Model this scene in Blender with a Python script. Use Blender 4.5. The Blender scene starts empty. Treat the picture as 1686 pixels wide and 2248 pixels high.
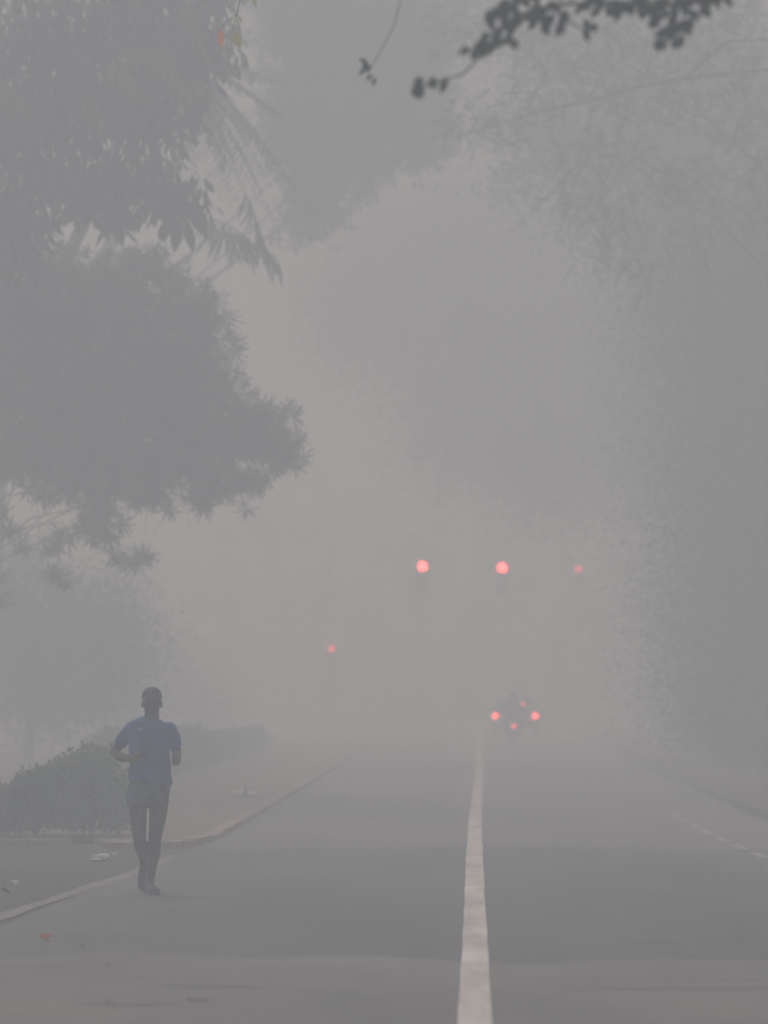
import bpy, bmesh, math, random
import numpy as np
from mathutils import Vector, Matrix
random.seed(7); rng = np.random.default_rng(11)
SC = bpy.context.scene; COL = SC.collection
R = math.radians; PI = math.pi

# ------------------------------------------------------------------ camera
FPX = 14050.0                                   # focal length in photo pixels (200 mm on a 24 mm wide frame)
CAM_H = 1.7
cam = bpy.data.cameras.new('camera'); cam_o = bpy.data.objects.new('camera', cam); COL.objects.link(cam_o)
cam.sensor_fit = 'HORIZONTAL'; cam.sensor_width = 24.0; cam.lens = 200.0
cam.clip_start = 0.5; cam.clip_end = 3000
cam_o.location = (0, 0, CAM_H)
PITCH = math.atan((1515 - 1124) / FPX); YAW = math.atan((1055 - 843) / FPX)
cam_o.rotation_euler = (PI / 2 + PITCH, 0, YAW)
cam.dof.use_dof = True; cam.dof.focus_distance = 56.0; cam.dof.aperture_fstop = 3.1
SC.camera = cam_o
CM = cam_o.rotation_euler.to_matrix()
K = 1686 / 1659.0
def at(dx, dy, D):
    """point at depth D (metres along the road) seen at pixel (dx, dy) of the 1659 px wide view of the photograph"""
    v = CM @ Vector(((dx * K - 843) / FPX, (1124 - dy * K) / FPX, -1))
    return Vector((0, 0, CAM_H)) + v * (D / v.y)
def ppm(D): return FPX / K / D                   # view pixels per metre at depth D
def ground(dx, dy):
    v = CM @ Vector(((dx * K - 843) / FPX, (1124 - dy * K) / FPX, -1))
    return Vector((0, 0, CAM_H)) + v * (-CAM_H / v.z)

# ------------------------------------------------------------------ light: overcast, smoky morning
SUN_EL, SUN_AZ = R(52), R(-25)
w = bpy.data.worlds.new('World'); SC.world = w; w.use_nodes = True
nt = w.node_tree; nt.nodes.clear()
sky = nt.nodes.new('ShaderNodeTexSky'); sky.sky_type = 'NISHITA'; sky.sun_disc = False
sky.sun_elevation = SUN_EL; sky.sun_rotation = SUN_AZ; sky.dust_density = 8.0; sky.air_density = 1.0; sky.ozone_density = 1.0
hs = nt.nodes.new('ShaderNodeHueSaturation'); hs.inputs['Saturation'].default_value = 0.12
mx = nt.nodes.new('ShaderNodeMix'); mx.data_type = 'RGBA'; mx.blend_type = 'MULTIPLY'
mx.inputs['Factor'].default_value = 1.0; mx.inputs['B'].default_value = (1.0, 0.960, 0.955, 1)
bg = nt.nodes.new('ShaderNodeBackground'); bg.inputs['Strength'].default_value = 0.0705
wo = nt.nodes.new('ShaderNodeOutputWorld')
nt.links.new(sky.outputs[0], hs.inputs['Color']); nt.links.new(hs.outputs[0], mx.inputs['A'])
nt.links.new(mx.outputs['Result'], bg.inputs[0]); nt.links.new(bg.outputs[0], wo.inputs[0])
sd = bpy.data.lights.new('sun', 'SUN'); sd.energy = 0.65; sd.angle = R(25); sd.color = (1.0, 0.96, 0.91)
so = bpy.data.objects.new('sun', sd); COL.objects.link(so)
sv = Vector((math.sin(SUN_AZ) * math.cos(SUN_EL), math.cos(SUN_AZ) * math.cos(SUN_EL), math.sin(SUN_EL)))
so.rotation_euler = sv.to_track_quat('Z', 'Y').to_euler(); so.location = (0, 0, 60)
SC.view_settings.view_transform = 'Standard'; SC.view_settings.look = 'None'
SC.view_settings.exposure = 0.0; SC.view_settings.gamma = 1.0; SC.view_settings.use_curve_mapping = False
SC.render.engine = 'CYCLES'
cy = SC.cycles
cy.use_denoising = True; cy.max_bounces = 6; cy.volume_bounces = 2; cy.diffuse_bounces = 2; cy.glossy_bounces = 2
cy.transmission_bounces = 3; cy.use_adaptive_sampling = False; cy.sample_clamp_indirect = 4.0
HAZE_DENSITY = 0.0132

# ------------------------------------------------------------------ helpers
def tag(o, label=None, cat=None, group=None, kind=None):
    if label: o['label'] = label
    if cat: o['category'] = cat
    if group: o['group'] = group
    if kind: o['kind'] = kind
    return o
def thing(name, label, cat, loc=(0, 0, 0), rz=0.0, group=None):
    o = bpy.data.objects.new(name, None); COL.objects.link(o)
    o.location = loc; o.rotation_euler = (0, 0, rz); o.empty_display_size = 0.2
    return tag(o, label, cat, group)
def link(name, me, mat=None, parent=None, world=False):
    """link a mesh; with world=True its coordinates are world ones and are moved into the parent's space"""
    if mat and not me.materials: me.materials.append(mat)
    o = bpy.data.objects.new(name, me); COL.objects.link(o)
    if parent is not None:
        o.parent = parent
        if world:
            p, off = parent, Matrix()
            while p is not None:
                off = Matrix.LocRotScale(p.location, p.rotation_euler, p.scale) @ off; p = p.parent
            o.matrix_local = off.inverted()
    return o
def tri_mesh(name, V, T, smooth=False):
    me = bpy.data.meshes.new(name)
    V = np.asarray(V, np.float32).reshape(-1, 3); T = np.asarray(T, np.int32).reshape(-1, 3)
    me.vertices.add(len(V)); me.vertices.foreach_set('co', V.ravel())
    me.loops.add(len(T) * 3); me.loops.foreach_set('vertex_index', T.ravel())
    me.polygons.add(len(T)); me.polygons.foreach_set('loop_start', np.arange(0, len(T) * 3, 3, dtype=np.int32))
    if smooth: me.polygons.foreach_set('use_smooth', np.ones(len(T), dtype=bool))
    me.update(calc_edges=True); return me
def bm_mesh(name, bm, smooth=False):
    me = bpy.data.meshes.new(name); bmesh.ops.recalc_face_normals(bm, faces=bm.faces); bm.to_mesh(me); bm.free()
    if smooth: me.polygons.foreach_set('use_smooth', np.ones(len(me.polygons), dtype=bool))
    return me
def nrm(a): return a / np.maximum(np.linalg.norm(a, axis=-1, keepdims=True), 1e-9)
def tube(bm, pts, rad, sides=8, cap=True):
    """tube along pts; rad: list of r or (ra, rb) (rb along the 'up' reference)"""
    pts = [Vector(p) for p in pts]; rings = []
    prev = None
    for i, p in enumerate(pts):
        t = (pts[min(i + 1, len(pts) - 1)] - pts[max(i - 1, 0)]).normalized()
        ref = prev if prev is not None else (Vector((1, 0, 0)) if abs(t.x) < 0.8 else Vector((0, 1, 0)))
        a = (ref - t * ref.dot(t)).normalized(); prev = a; b = t.cross(a)
        r = rad[i] if isinstance(rad, (list, tuple)) else rad
        ra, rb = r if isinstance(r, (tuple, list)) else (r, r)
        rings.append([bm.verts.new(p + a * ra * math.cos(2 * PI * k / sides) + b * rb * math.sin(2 * PI * k / sides)) for k in range(sides)])
    for r0, r1 in zip(rings, rings[1:]):
        for k in range(sides): bm.faces.new((r0[k], r0[(k + 1) % sides], r1[(k + 1) % sides], r1[k]))
    if cap: bm.faces.new(rings[0][::-1]); bm.faces.new(rings[-1])
    return rings
def tube_mesh(name, pts, rad, sides=8, smooth=True):
    bm = bmesh.new(); tube(bm, pts, rad, sides); return bm_mesh(name, bm, smooth)
def box(bm, c, s, bev=0.0, rot=None):
    r = bmesh.ops.create_cube(bm, size=1.0)
    M = Matrix.LocRotScale(Vector(c), rot, Vector(s)); bmesh.ops.transform(bm, matrix=M, verts=r['verts'])
    if bev > 0:
        es = list({e for v in r['verts'] for e in v.link_edges})
        bmesh.ops.bevel(bm, geom=es, offset=bev, segments=2, affect='EDGES')
def box_mesh(name, c, s, bev=0.0, rot=None):
    bm = bmesh.new(); box(bm, c, s, bev, rot); return bm_mesh(name, bm)
def cyl(bm, p0, p1, r0, r1=None, sides=16): tube(bm, [p0, p1], [r0, r0 if r1 is None else r1], sides)
def ell(bm, c, s, rot=None, u=16, v=12):
    r = bmesh.ops.create_uvsphere(bm, u_segments=u, v_segments=v, radius=1.0)
    bmesh.ops.transform(bm, matrix=Matrix.LocRotScale(Vector(c), rot, Vector(s)), verts=r['verts'])
def evaluated(bm, voxel, smooth_it=4):
    """fuse overlapping closed shapes into one continuous surface"""
    me = bpy.data.meshes.new('tmp'); bmesh.ops.recalc_face_normals(bm, faces=bm.faces); bm.to_mesh(me); bm.free()
    o = bpy.data.objects.new('tmp', me); COL.objects.link(o)
    m = o.modifiers.new('r', 'REMESH'); m.mode = 'VOXEL'; m.voxel_size = voxel
    s = o.modifiers.new('s', 'SMOOTH'); s.factor = 0.5; s.iterations = smooth_it
    dg = bpy.context.evaluated_depsgraph_get(); dg.update()
    out = bpy.data.meshes.new_from_object(o.evaluated_get(dg))
    bpy.data.objects.remove(o); bpy.data.meshes.remove(me)
    out.polygons.foreach_set('use_smooth', np.ones(len(out.polygons), dtype=bool)); out.materials.clear()
    return out

# ------------------------------------------------------------------ materials
def mat(name, col, rough=0.7, spec=0.3, var=0.0, scale=5.0, col2=None, metal=0.0, bump=0.0, stretch=(1, 1, 1), emit=None, detail=5.0):
    m = bpy.data.materials.new(name); m.use_nodes = True; t = m.node_tree
    b = t.nodes['Principled BSDF']; b.inputs['Base Color'].default_value = (*col, 1)
    b.inputs['Roughness'].default_value = rough; b.inputs['Specular IOR Level'].default_value = spec; b.inputs['Metallic'].default_value = metal
    if emit:
        b.inputs['Emission Color'].default_value = (*emit[0], 1); b.inputs['Emission Strength'].default_value = emit[1]
    if var or col2 or bump:
        tc = t.nodes.new('ShaderNodeTexCoord'); mp = t.nodes.new('ShaderNodeMapping'); mp.inputs['Scale'].default_value = stretch
        n = t.nodes.new('ShaderNodeTexNoise'); n.inputs['Scale'].default_value = scale; n.inputs['Detail'].default_value = detail; n.inputs['Roughness'].default_value = 0.65
        t.links.new(tc.outputs['Object'], mp.inputs[0]); t.links.new(mp.outputs[0], n.inputs['Vector'])
        c2 = col2 or tuple(c * (1 - var) for c in col); c1 = col if col2 else tuple(min(1, c * (1 + var)) for c in col)
        r = t.nodes.new('ShaderNodeValToRGB'); r.color_ramp.elements[0].position = 0.33; r.color_ramp.elements[1].position = 0.67
        r.color_ramp.elements[0].color = (*c2, 1); r.color_ramp.elements[1].color = (*c1, 1)
        t.links.new(n.outputs[0], r.inputs[0]); t.links.new(r.outputs[0], b.inputs['Base Color'])
        if bump:
            bp = t.nodes.new('ShaderNodeBump'); bp.inputs['Strength'].default_value = bump; bp.inputs['Distance'].default_value = 0.01
            n2 = t.nodes.new('ShaderNodeTexNoise'); n2.inputs['Scale'].default_value = scale * 12; t.links.new(mp.outputs[0], n2.inputs['Vector'])
            t.links.new(n2.outputs[0], bp.inputs['Height']); t.links.new(bp.outputs[0], b.inputs['Normal'])
    return m
def leaf_mat(name, col, col2, trans=0.35, scale=1.6, rough=0.45):
    m = mat(name, col, rough, 0.4, col2=col2, scale=scale)
    t = m.node_tree; b = t.nodes['Principled BSDF']; out = t.nodes['Material Output']
    tr = t.nodes.new('ShaderNodeBsdfTranslucent'); mixs = t.nodes.new('ShaderNodeMixShader'); mixs.inputs[0].default_value = trans
    ramp = [n for n in t.nodes if n.type == 'VALTORGB'][0]
    t.links.new(ramp.outputs[0], tr.inputs[0]); t.links.new(b.outputs[0], mixs.inputs[1]); t.links.new(tr.outputs[0], mixs.inputs[2])
    t.links.new(mixs.outputs[0], out.inputs['Surface']); return m
M = dict(
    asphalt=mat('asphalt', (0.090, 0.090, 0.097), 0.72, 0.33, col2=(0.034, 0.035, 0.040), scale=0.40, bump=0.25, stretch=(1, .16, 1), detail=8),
    asphalt_near=mat('near_asphalt', (0.142, 0.136, 0.134), 0.70, 0.35, col2=(0.062, 0.061, 0.062), scale=0.55, bump=0.25, stretch=(1, .3, 1), detail=10),
    asphalt_far=mat('far_asphalt', (0.135, 0.128, 0.118), 0.75, 0.4, col2=(0.085, 0.082, 0.078), scale=0.4, bump=0.25, stretch=(1, .16, 1), detail=8),
    tar=mat('tar', (0.030, 0.030, 0.031), 0.7, 0.3, col2=(0.055, 0.054, 0.053), scale=3),
    apron=mat('apron_asphalt', (0.058, 0.055, 0.052), 0.85, 0.25, col2=(0.028, 0.027, 0.026), scale=0.8, bump=0.3, detail=8),
    dirt=mat('dirt', (0.16, 0.125, 0.095), 0.95, 0.1, col2=(0.09, 0.078, 0.06), scale=0.6, bump=0.4, detail=8),
    white_line=mat('road_paint', (0.74, 0.70, 0.68), 0.7, 0.3, col2=(0.34, 0.32, 0.31), scale=3.2, stretch=(1, .12, 1), detail=8),
    dash_paint=mat('faded_paint', (0.50, 0.48, 0.46), 0.75, 0.3, col2=(0.2, 0.19, 0.18), scale=4),
    worn_line=mat('worn_paint', (0.25, 0.22, 0.20), 0.8, 0.3, col2=(0.10, 0.095, 0.09), scale=2.2, detail=8),
    paver=mat('paver', (0.22, 0.175, 0.15), 0.9, 0.2, col2=(0.15, 0.12, 0.108), scale=2.5, bump=0.3),
    kerb_pink=mat('kerb_sandstone', (0.42, 0.33, 0.28), 0.9, 0.2, col2=(0.29, 0.23, 0.20), scale=4, bump=0.3),
    kerb_white=mat('kerb_white', (0.72, 0.69, 0.66), 0.8, 0.2, col2=(0.5, 0.47, 0.44), scale=5),
    kerb_grey=mat('kerb_concrete', (0.20, 0.18, 0.165), 0.9, 0.2, col2=(0.13, 0.12, 0.11), scale=4, bump=0.3),
    kerb_black=mat('kerb_black', (0.06, 0.058, 0.056), 0.85, 0.2, col2=(0.10, 0.09, 0.08), scale=5),
    bark=mat('bark', (0.075, 0.06, 0.048), 0.95, 0.1, var=0.4, scale=6, bump=0.6, stretch=(1, 1, .2)),
    leaf_whorl=leaf_mat('narrow_leaf', (0.078, 0.130, 0.085), (0.026, 0.050, 0.036), scale=1.0),
    leaf_broad=leaf_mat('broad_leaf', (0.078, 0.112, 0.070), (0.020, 0.034, 0.026), scale=1.1),
    leaf_palm=leaf_mat('palm_leaflet', (0.072, 0.092, 0.038), (0.035, 0.052, 0.032), scale=0.9),
    leaf_feather=leaf_mat('feather_leaf', (0.050, 0.072, 0.038), (0.030, 0.046, 0.03), scale=0.8),
    leaf_golden=leaf_mat('lit_gold_leaflet', (0.24, 0.25, 0.10), (0.12, 0.15, 0.06), trans=0.45, scale=1.5),  # lighter palm leaflet: the lit yellow-green highlight is painted into its colour
    leaf_far=leaf_mat('distant_leaf', (0.055, 0.070, 0.042), (0.034, 0.046, 0.032), scale=.6),
    leaf_dark=leaf_mat('dark_leaf', (0.085, 0.120, 0.100), (0.055, 0.082, 0.070), trans=0.15),
    leaf_hedge=leaf_mat('hedge_leaf', (0.105, 0.155, 0.072), (0.05, 0.082, 0.042), scale=1.2),
    leaf_yellow=leaf_mat('yellow_leaf', (0.50, 0.48, 0.12), (0.42, 0.42, 0.10), trans=0.5),
    leaf_orange=leaf_mat('orange_leaf', (0.88, 0.30, 0.09), (0.7, 0.22, 0.07), trans=0.5),
    leaf_pale=leaf_mat('pale_leaf', (0.5, 0.46, 0.40), (0.4, 0.38, 0.32), trans=0.3),
    leaf_brown=leaf_mat('brown_leaf', (0.085, 0.07, 0.06), (0.06, 0.052, 0.045), trans=0.2),
    skin=mat('skin', (0.060, 0.040, 0.032), 0.5, 0.4, var=0.15, scale=8),
    hair=mat('hair', (0.006, 0.006, 0.006), 0.6, 0.3, var=0.3, scale=60),
    shirt=mat('shirt_fabric', (0.042, 0.115, 0.36), 0.85, 0.2, var=0.12, scale=9, bump=0.2),
    shirt_trim=mat('shirt_print', (0.10, 0.17, 0.34), 0.8, 0.2, var=0.1),
    badge=mat('badge_white', (0.7, 0.72, 0.74), 0.7, 0.3, var=0.08),
    shorts=mat('shorts_fabric', (0.085, 0.120, 0.205), 0.85, 0.2, var=0.15, scale=9, bump=0.2),
    shoe=mat('shoe', (0.018, 0.018, 0.022), 0.6, 0.3, var=0.2, scale=20),
    sole=mat('shoe_sole', (0.10, 0.10, 0.11), 0.7, 0.2, var=0.1),
    eye=mat('eye_white', (0.10, 0.09, 0.085), 0.3, 0.5, var=0.05), lips=mat('lips', (0.06, 0.026, 0.022), 0.5, 0.4, var=0.1),
    metal=mat('grey_steel', (0.22, 0.23, 0.23), 0.5, 0.5, var=0.15, scale=3, metal=0.4),
    black=mat('black_plastic', (0.02, 0.02, 0.02), 0.5, 0.4, var=0.2, scale=10),
    rubber=mat('rubber', (0.018, 0.018, 0.018), 0.85, 0.2, var=0.2, scale=10),
    chrome=mat('chrome', (0.5, 0.5, 0.5), 0.25, 0.5, metal=1.0, var=0.1),
    car_paint=mat('car_paint', (0.30, 0.30, 0.31), 0.3, 0.5, var=0.05, scale=2),
    glass=mat('dark_glass', (0.02, 0.024, 0.028), 0.1, 0.6, var=0.1),
    plate=mat('plate', (0.6, 0.55, 0.2), 0.6, 0.3, var=0.1),
    jacket=mat('jacket', (0.025, 0.028, 0.034), 0.8, 0.2, var=0.2, scale=8), trousers=mat('trousers', (0.03, 0.035, 0.05), 0.85, 0.2, var=0.2, scale=8),
    helmet=mat('helmet', (0.02, 0.02, 0.022), 0.25, 0.5, var=0.1),
    signal_red=mat('signal_red_lamp', (0.5, 0.02, 0.02), 0.4, 0.3, emit=((1.0, 0.095, 0.13), 36.0)),
    signal_dim=mat('signal_red_lamp_far', (0.5, 0.02, 0.02), 0.4, 0.3, emit=((1.0, 0.07, 0.10), 9.5)),
    signal_off=mat('signal_unlit_lens', (0.04, 0.04, 0.02), 0.3, 0.5, var=0.1),
    brake=mat('brake_lamp', (0.4, 0.02, 0.02), 0.3, 0.5, emit=((1.0, 0.085, 0.125), 20.0)),
    brake_dim=mat('brake_lamp_high', (0.4, 0.02, 0.02), 0.3, 0.5, emit=((1.0, 0.08, 0.11), 22.0)),
    tail=mat('tail_lamp', (0.4, 0.02, 0.02), 0.3, 0.5, emit=((1.0, 0.08, 0.11), 7.5)),
    scrap=mat('white_scrap', (0.8, 0.79, 0.77), 0.6, 0.3, var=0.05), stone_white=mat('painted_stone', (0.75, 0.73, 0.70), 0.8, 0.2, var=0.12, scale=9),
)

# ------------------------------------------------------------------ setting
def sheet(name, pts, z, m, cuts=0):
    bm = bmesh.new(); vs = [bm.verts.new((x, y, z)) for x, y in pts]; bm.faces.new(vs)
    me = bm_mesh(name, bm)
    if me.polygons[0].normal.z < 0: me.flip_normals()
    o = link(name, me, m); tag(o, kind='structure'); return o
sheet('ground', [(-420, -60), (420, -60), (420, 640), (-420, 640)], 0.0, M['dirt'])
sheet('side_road', [(-60, 36), (-3.1, 36), (-2.9, 69.2), (-5.2, 69.6), (-12, 68.5), (-60, 66)], 0.004, M['apron'])
RL = [(-4.4, -40), (-3.9, 20), (-3.45, 45), (-3.15, 64), (-2.98, 72), (-3.0, 90), (-3.1, 130), (-3.2, 600)]
RR = [(4.3, -40), (4.2, 20), (4.05, 50), (3.9, 65), (3.66, 88), (3.6, 130), (3.6, 600)]
def strip(name, L, Rr, z, m):
    ys = sorted({y for _, y in L} | {y for _, y in Rr})
    lx = np.interp(ys, [y for _, y in L], [x for x, _ in L]); rx = np.interp(ys, [y for _, y in Rr], [x for x, _ in Rr])
    bm = bmesh.new(); a = [bm.verts.new((x, y, z)) for x, y in zip(lx, ys)]; b = [bm.verts.new((x, y, z)) for x, y in zip(rx, ys)]
    for i in range(len(ys) - 1): bm.faces.new((a[i], b[i], b[i + 1], a[i + 1]))
    me = bm_mesh(name, bm)
    if me.polygons[0].normal.z < 0: me.flip_normals()
    return tag(link(name, me, m), kind='structure')
def wavy_edge(y0, seed):
    return [(x, y0 + .5 * math.sin(x * 1.3 + seed) + .35 * math.sin(x * 3.7 + seed)) for x in np.linspace(-4.3, 4.3, 30)]
def cut(L, y0, y1):
    xs = [p[0] for p in L]; yy = [p[1] for p in L]
    return [(float(np.interp(y0, yy, xs)), y0)] + [p for p in L if y0 < p[1] < y1] + [(float(np.interp(y1, yy, xs)), y1)]
strip('road', cut(RL, -40, 39.2), cut(RR, -40, 39.2), 0.008, M['asphalt_near'])
strip('road', cut(RL, 39.2, 69.5), cut(RR, 39.2, 69.5), 0.008, M['asphalt'])      # darker band across the road between two paler stretches
strip('road', cut(RL, 69.5, 600), cut(RR, 69.5, 600), 0.008, M['asphalt_far'])
sheet('road', [(-2.95, 70.5), (3.6, 70.5)] + [p for p in wavy_edge(68.6, 1.0)[::-1] if -2.97 < p[0] < 3.6], 0.0095, M['asphalt_far'])
sheet('road', [(-3.55, 37.5), (4.1, 37.5)] + [p for p in wavy_edge(40.4, 4.0)[::-1] if -3.55 < p[0] < 4.1], 0.0095, M['asphalt_near'])
# centre line with slightly ragged edges
ys = np.concatenate([np.arange(8, 60, 0.5), np.arange(60, 130, 2.0), np.arange(130, 420, 10.)])
wob = lambda s: np.interp(ys, np.arange(0, 430, 1.4), rng.normal(0, s, len(np.arange(0, 430, 1.4))))
cx = -0.05 + 0.02 * np.sin(ys / 17.0)
strip('centre_line', list(zip(cx - 0.084 + wob(.0035), ys)), list(zip(cx + 0.084 + wob(.0035), ys)), 0.012, M['white_line'])
ey = np.arange(30, 66, 0.8); ex = np.interp(ey, [30, 48, 59, 66], [-3.72, -3.58, -3.22, -3.1])
strip('edge_line', list(zip(ex - 0.075 + rng.normal(0, .012, len(ey)), ey)), list(zip(ex + 0.075 + rng.normal(0, .012, len(ey)), ey)), 0.012, M['worn_line'])

def crack(x0, y0, x1, y1, w_):
    n = 14; L, Rr = [], []
    for k in range(n):
        t = k / (n - 1); x = x0 + (x1 - x0) * t; y = y0 + (y1 - y0) * t + random.uniform(-.06, .06); ww = w_ * (.4 + random.random()) * min(1, 6 * t * (1 - t) + .15)
        L.append((x, y - ww)); Rr.append((x, y + ww))
    bm = bmesh.new(); a = [bm.verts.new((x, y, .0105)) for x, y in L]; b = [bm.verts.new((x, y, .0105)) for x, y in Rr]
    for k in range(n - 1): bm.faces.new((a[k], a[k + 1], b[k + 1], b[k]))
    return link('tar_seam', bm_mesh('tar_seam', bm), M['tar'], seams)
seams = bpy.data.objects.new('road_repair', None); COL.objects.link(seams); tag(seams, kind='structure')
for c in ((-3.6, 39.2, -2.1, 39.3, .09), (-2.2, 34.4, -1.6, 34.5, .10), (-1.9, 36.6, -1.2, 36.5, .09), (.4, 36.2, 1.7, 36.5, .05), (-3.3, 44.0, -2.2, 44.2, .06), (.9, 43.1, 2.7, 43.3, .05),
          (-1.7, 47.5, -.4, 47.4, .06), (.5, 52.5, 2.4, 52.8, .07)): crack(*c)
# pavement, kerbs: each kerb stone its own piece
def slab(name, pts, z0, z1, m, parent=None):
    bm = bmesh.new(); lo = [bm.verts.new((x, y, z0)) for x, y in pts]; hi = [bm.verts.new((x, y, z1)) for x, y in pts]
    n = len(pts); bm.faces.new(hi); bm.faces.new(lo[::-1])
    for i in range(n): bm.faces.new((lo[i], lo[(i + 1) % n], hi[(i + 1) % n], hi[i]))
    o = link(name, bm_mesh(name, bm), m, parent); 
    if parent is None: tag(o, kind='structure')
    return o
slab('footpath', [(-30, 66.4), (-12, 68.72), (-5.2, 69.82), (-4.3, 70.9), (-4.0, 68.6), (-3.35, 68.3), (-3.16, 72), (-3.18, 90), (-3.28, 130), (-3.4, 300), (-4.5, 300), (-4.4, 130), (-4.4, 75.2), (-30, 75)], -0.05, 0.066, M['paver'])
slab('footpath', [(3.87, 88), (3.81, 130), (3.8, 300), (5.6, 300), (5.6, 130), (5.6, 45), (4.28, 45), (4.11, 65)], -0.05, 0.105, M['dirt'])
def kerb(name, path, length, mats, h, wid):
    """straight run of kerb stones along path; mats cycles through the materials"""
    root = bpy.data.objects.new(name, None); COL.objects.link(root); tag(root, kind='structure')
    P = [Vector((x, y, 0)) for x, y in path]; seg = [(b - a).length for a, b in zip(P, P[1:])]; tot = sum(seg)
    cache = {}; i = 0; s = 0.0
    while s + length < tot:
        def pos(d):
            for a, b, L in zip(P, P[1:], seg):
                if d <= L: return a + (b - a) * (d / L)
                d -= L
            return P[-1]
        a, b = pos(s + 0.01), pos(s + length - 0.012); m = mats[i % len(mats)]
        if m not in cache:
            me = box_mesh('kerb_stone', (0, 0, h / 2 - .03), (1, wid, h + .06), 0.0); bm = bmesh.new(); bm.from_mesh(me)
            for v in bm.verts:
                if v.co.z > 0: v.co.y *= 0.86
            bm.to_mesh(me); bm.free(); me.materials.append(M[m]); cache[m] = me
        o = bpy.data.objects.new('kerb_stone', cache[m]); COL.objects.link(o); o.parent = root
        o.location = (a + b) / 2 + Vector((random.uniform(-.008, .008), 0, random.uniform(-.008, .008)))
        d = b - a; o.rotation_euler = (0, 0, math.atan2(d.y, d.x) + random.uniform(-.008, .008)); o.scale = (d.length, 1, 1)
        s += length; i += 1
    return root
kerb('kerb', [(4.16, 45), (4.0, 65), (3.76, 88), (3.7, 130), (3.7, 150)], 0.9, ['kerb_grey'], 0.12, 0.2)
em = bpy.data.objects.new('edge_marking', None); COL.objects.link(em); tag(em, kind='structure')
for k in range(9):                                  # broken white edge line on the right, one mark per dash
    y0 = 57.6 + k * 3.55; q = [(y0, 0), (y0 + 1.9 + random.uniform(-.15, .15), 0)]; bm = bmesh.new(); rows = []
    for y in np.linspace(q[0][0], q[1][0], 7):
        x = np.interp(y, [50, 65, 76, 88, 140], [3.05, 2.86, 2.69, 2.60, 2.55]); rows.append((bm.verts.new((x - .05 + random.gauss(0, .006), y, .012)), bm.verts.new((x + .05 + random.gauss(0, .006), y, .012))))
    for a, b in zip(rows, rows[1:]): bm.faces.new((a[0], a[1], b[1], b[0]))
    link('dash', bm_mesh('dash', bm), M['dash_paint'], em)
kerb('kerb', [(-12, 68.6), (-5.2, 69.7), (-4.15, 70.7)], 0.6, ['kerb_pink'], 0.075, 0.2)
kerb('kerb', [(-4.0, 68.5), (-3.3, 68.2), (-3.06, 72), (-3.08, 90), (-3.18, 130), (-3.22, 150)], 0.6, ['kerb_pink'], 0.075, 0.2)

# ------------------------------------------------------------------ foliage
LT = np.array([(0, 0, 0), (.35, .5, 0), (.35, -.5, 0), (.72, .40, .4), (.72, -.40, .4), (1, 0, 1)])
LF = np.array([(0, 2, 1), (1, 2, 4), (1, 4, 3), (3, 4, 5)])
def leaves(O, Dr, N, L, W, sag=0.12):
    """arrays of leaves: origins, directions, rough normals, lengths, widths -> (V, T)"""
    O, Dr, N = np.asarray(O, float), nrm(np.asarray(Dr, float)), np.asarray(N, float)
    S = nrm(np.cross(N, Dr) + 1e-6); N = np.cross(Dr, S)
    n = len(O); L = np.broadcast_to(L, (n,))[:, None, None]; W = np.broadcast_to(W, (n,))[:, None, None]
    sg = np.broadcast_to(sag, (n,))[:, None, None]
    t = LT[None]
    V = O[:, None] + L * t[..., 0:1] * Dr[:, None] + W * t[..., 1:2] * S[:, None] - L * sg * t[..., 2:3] * np.array([0, 0, 1.0]) - W * 0.18 * np.abs(t[..., 1:2]) * -N[:, None]
    T = (LF[None] + (np.arange(n) * 6)[:, None, None])
    return V.reshape(-1, 3), T.reshape(-1, 3)
def specks(p, L, W):
    """small two-triangle leaves for crowns too far away to show a leaf's shape"""
    n = len(p); d = rdir(n, -.4); S = nrm(np.cross(rdir(n, .6), d) + 1e-6); L = np.asarray(L)[:, None]; W = np.broadcast_to(W, (n,))[:, None]
    V = np.stack([p, p + d * L * .5 + S * W * .5, p + d * L, p + d * L * .5 - S * W * .5], 1)
    T = np.array([(0, 1, 2), (0, 2, 3)])[None] + (np.arange(n) * 4)[:, None, None]
    return V.reshape(-1, 3), T.reshape(-1, 3)
def join(parts):
    Vs, Ts, o = [], [], 0
    for V, T in parts: Vs.append(V); Ts.append(T + o); o += len(V)
    return np.concatenate(Vs), np.concatenate(Ts)
def rdir(n, z=0.0):
    d = rng.normal(size=(n, 3)); d[:, 2] += z; return nrm(d)
def clump_points(cl, D, n, depth, shell=0.35):
    """n points in screen-described ellipsoids [(cx, cy, rx, ry), ...] built at depth D; world coordinates"""
    A = np.array([c[2] * c[3] for c in cl], float); A /= A.sum(); out = []
    k = ppm(D)
    for c, a in zip(cl, A):
        m = max(3, int(round(n * a)))
        d = nrm(rng.normal(size=(m, 3))); r = rng.uniform(0, 1, (m, 1)) ** shell
        dd = D + (c[4] if len(c) > 4 else 0.0)
        p = np.array(at(c[0], c[1], dd)) + d * r * np.array([c[2] / k, depth, c[3] / k]); out.append(p)
    return np.concatenate(out)
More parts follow.
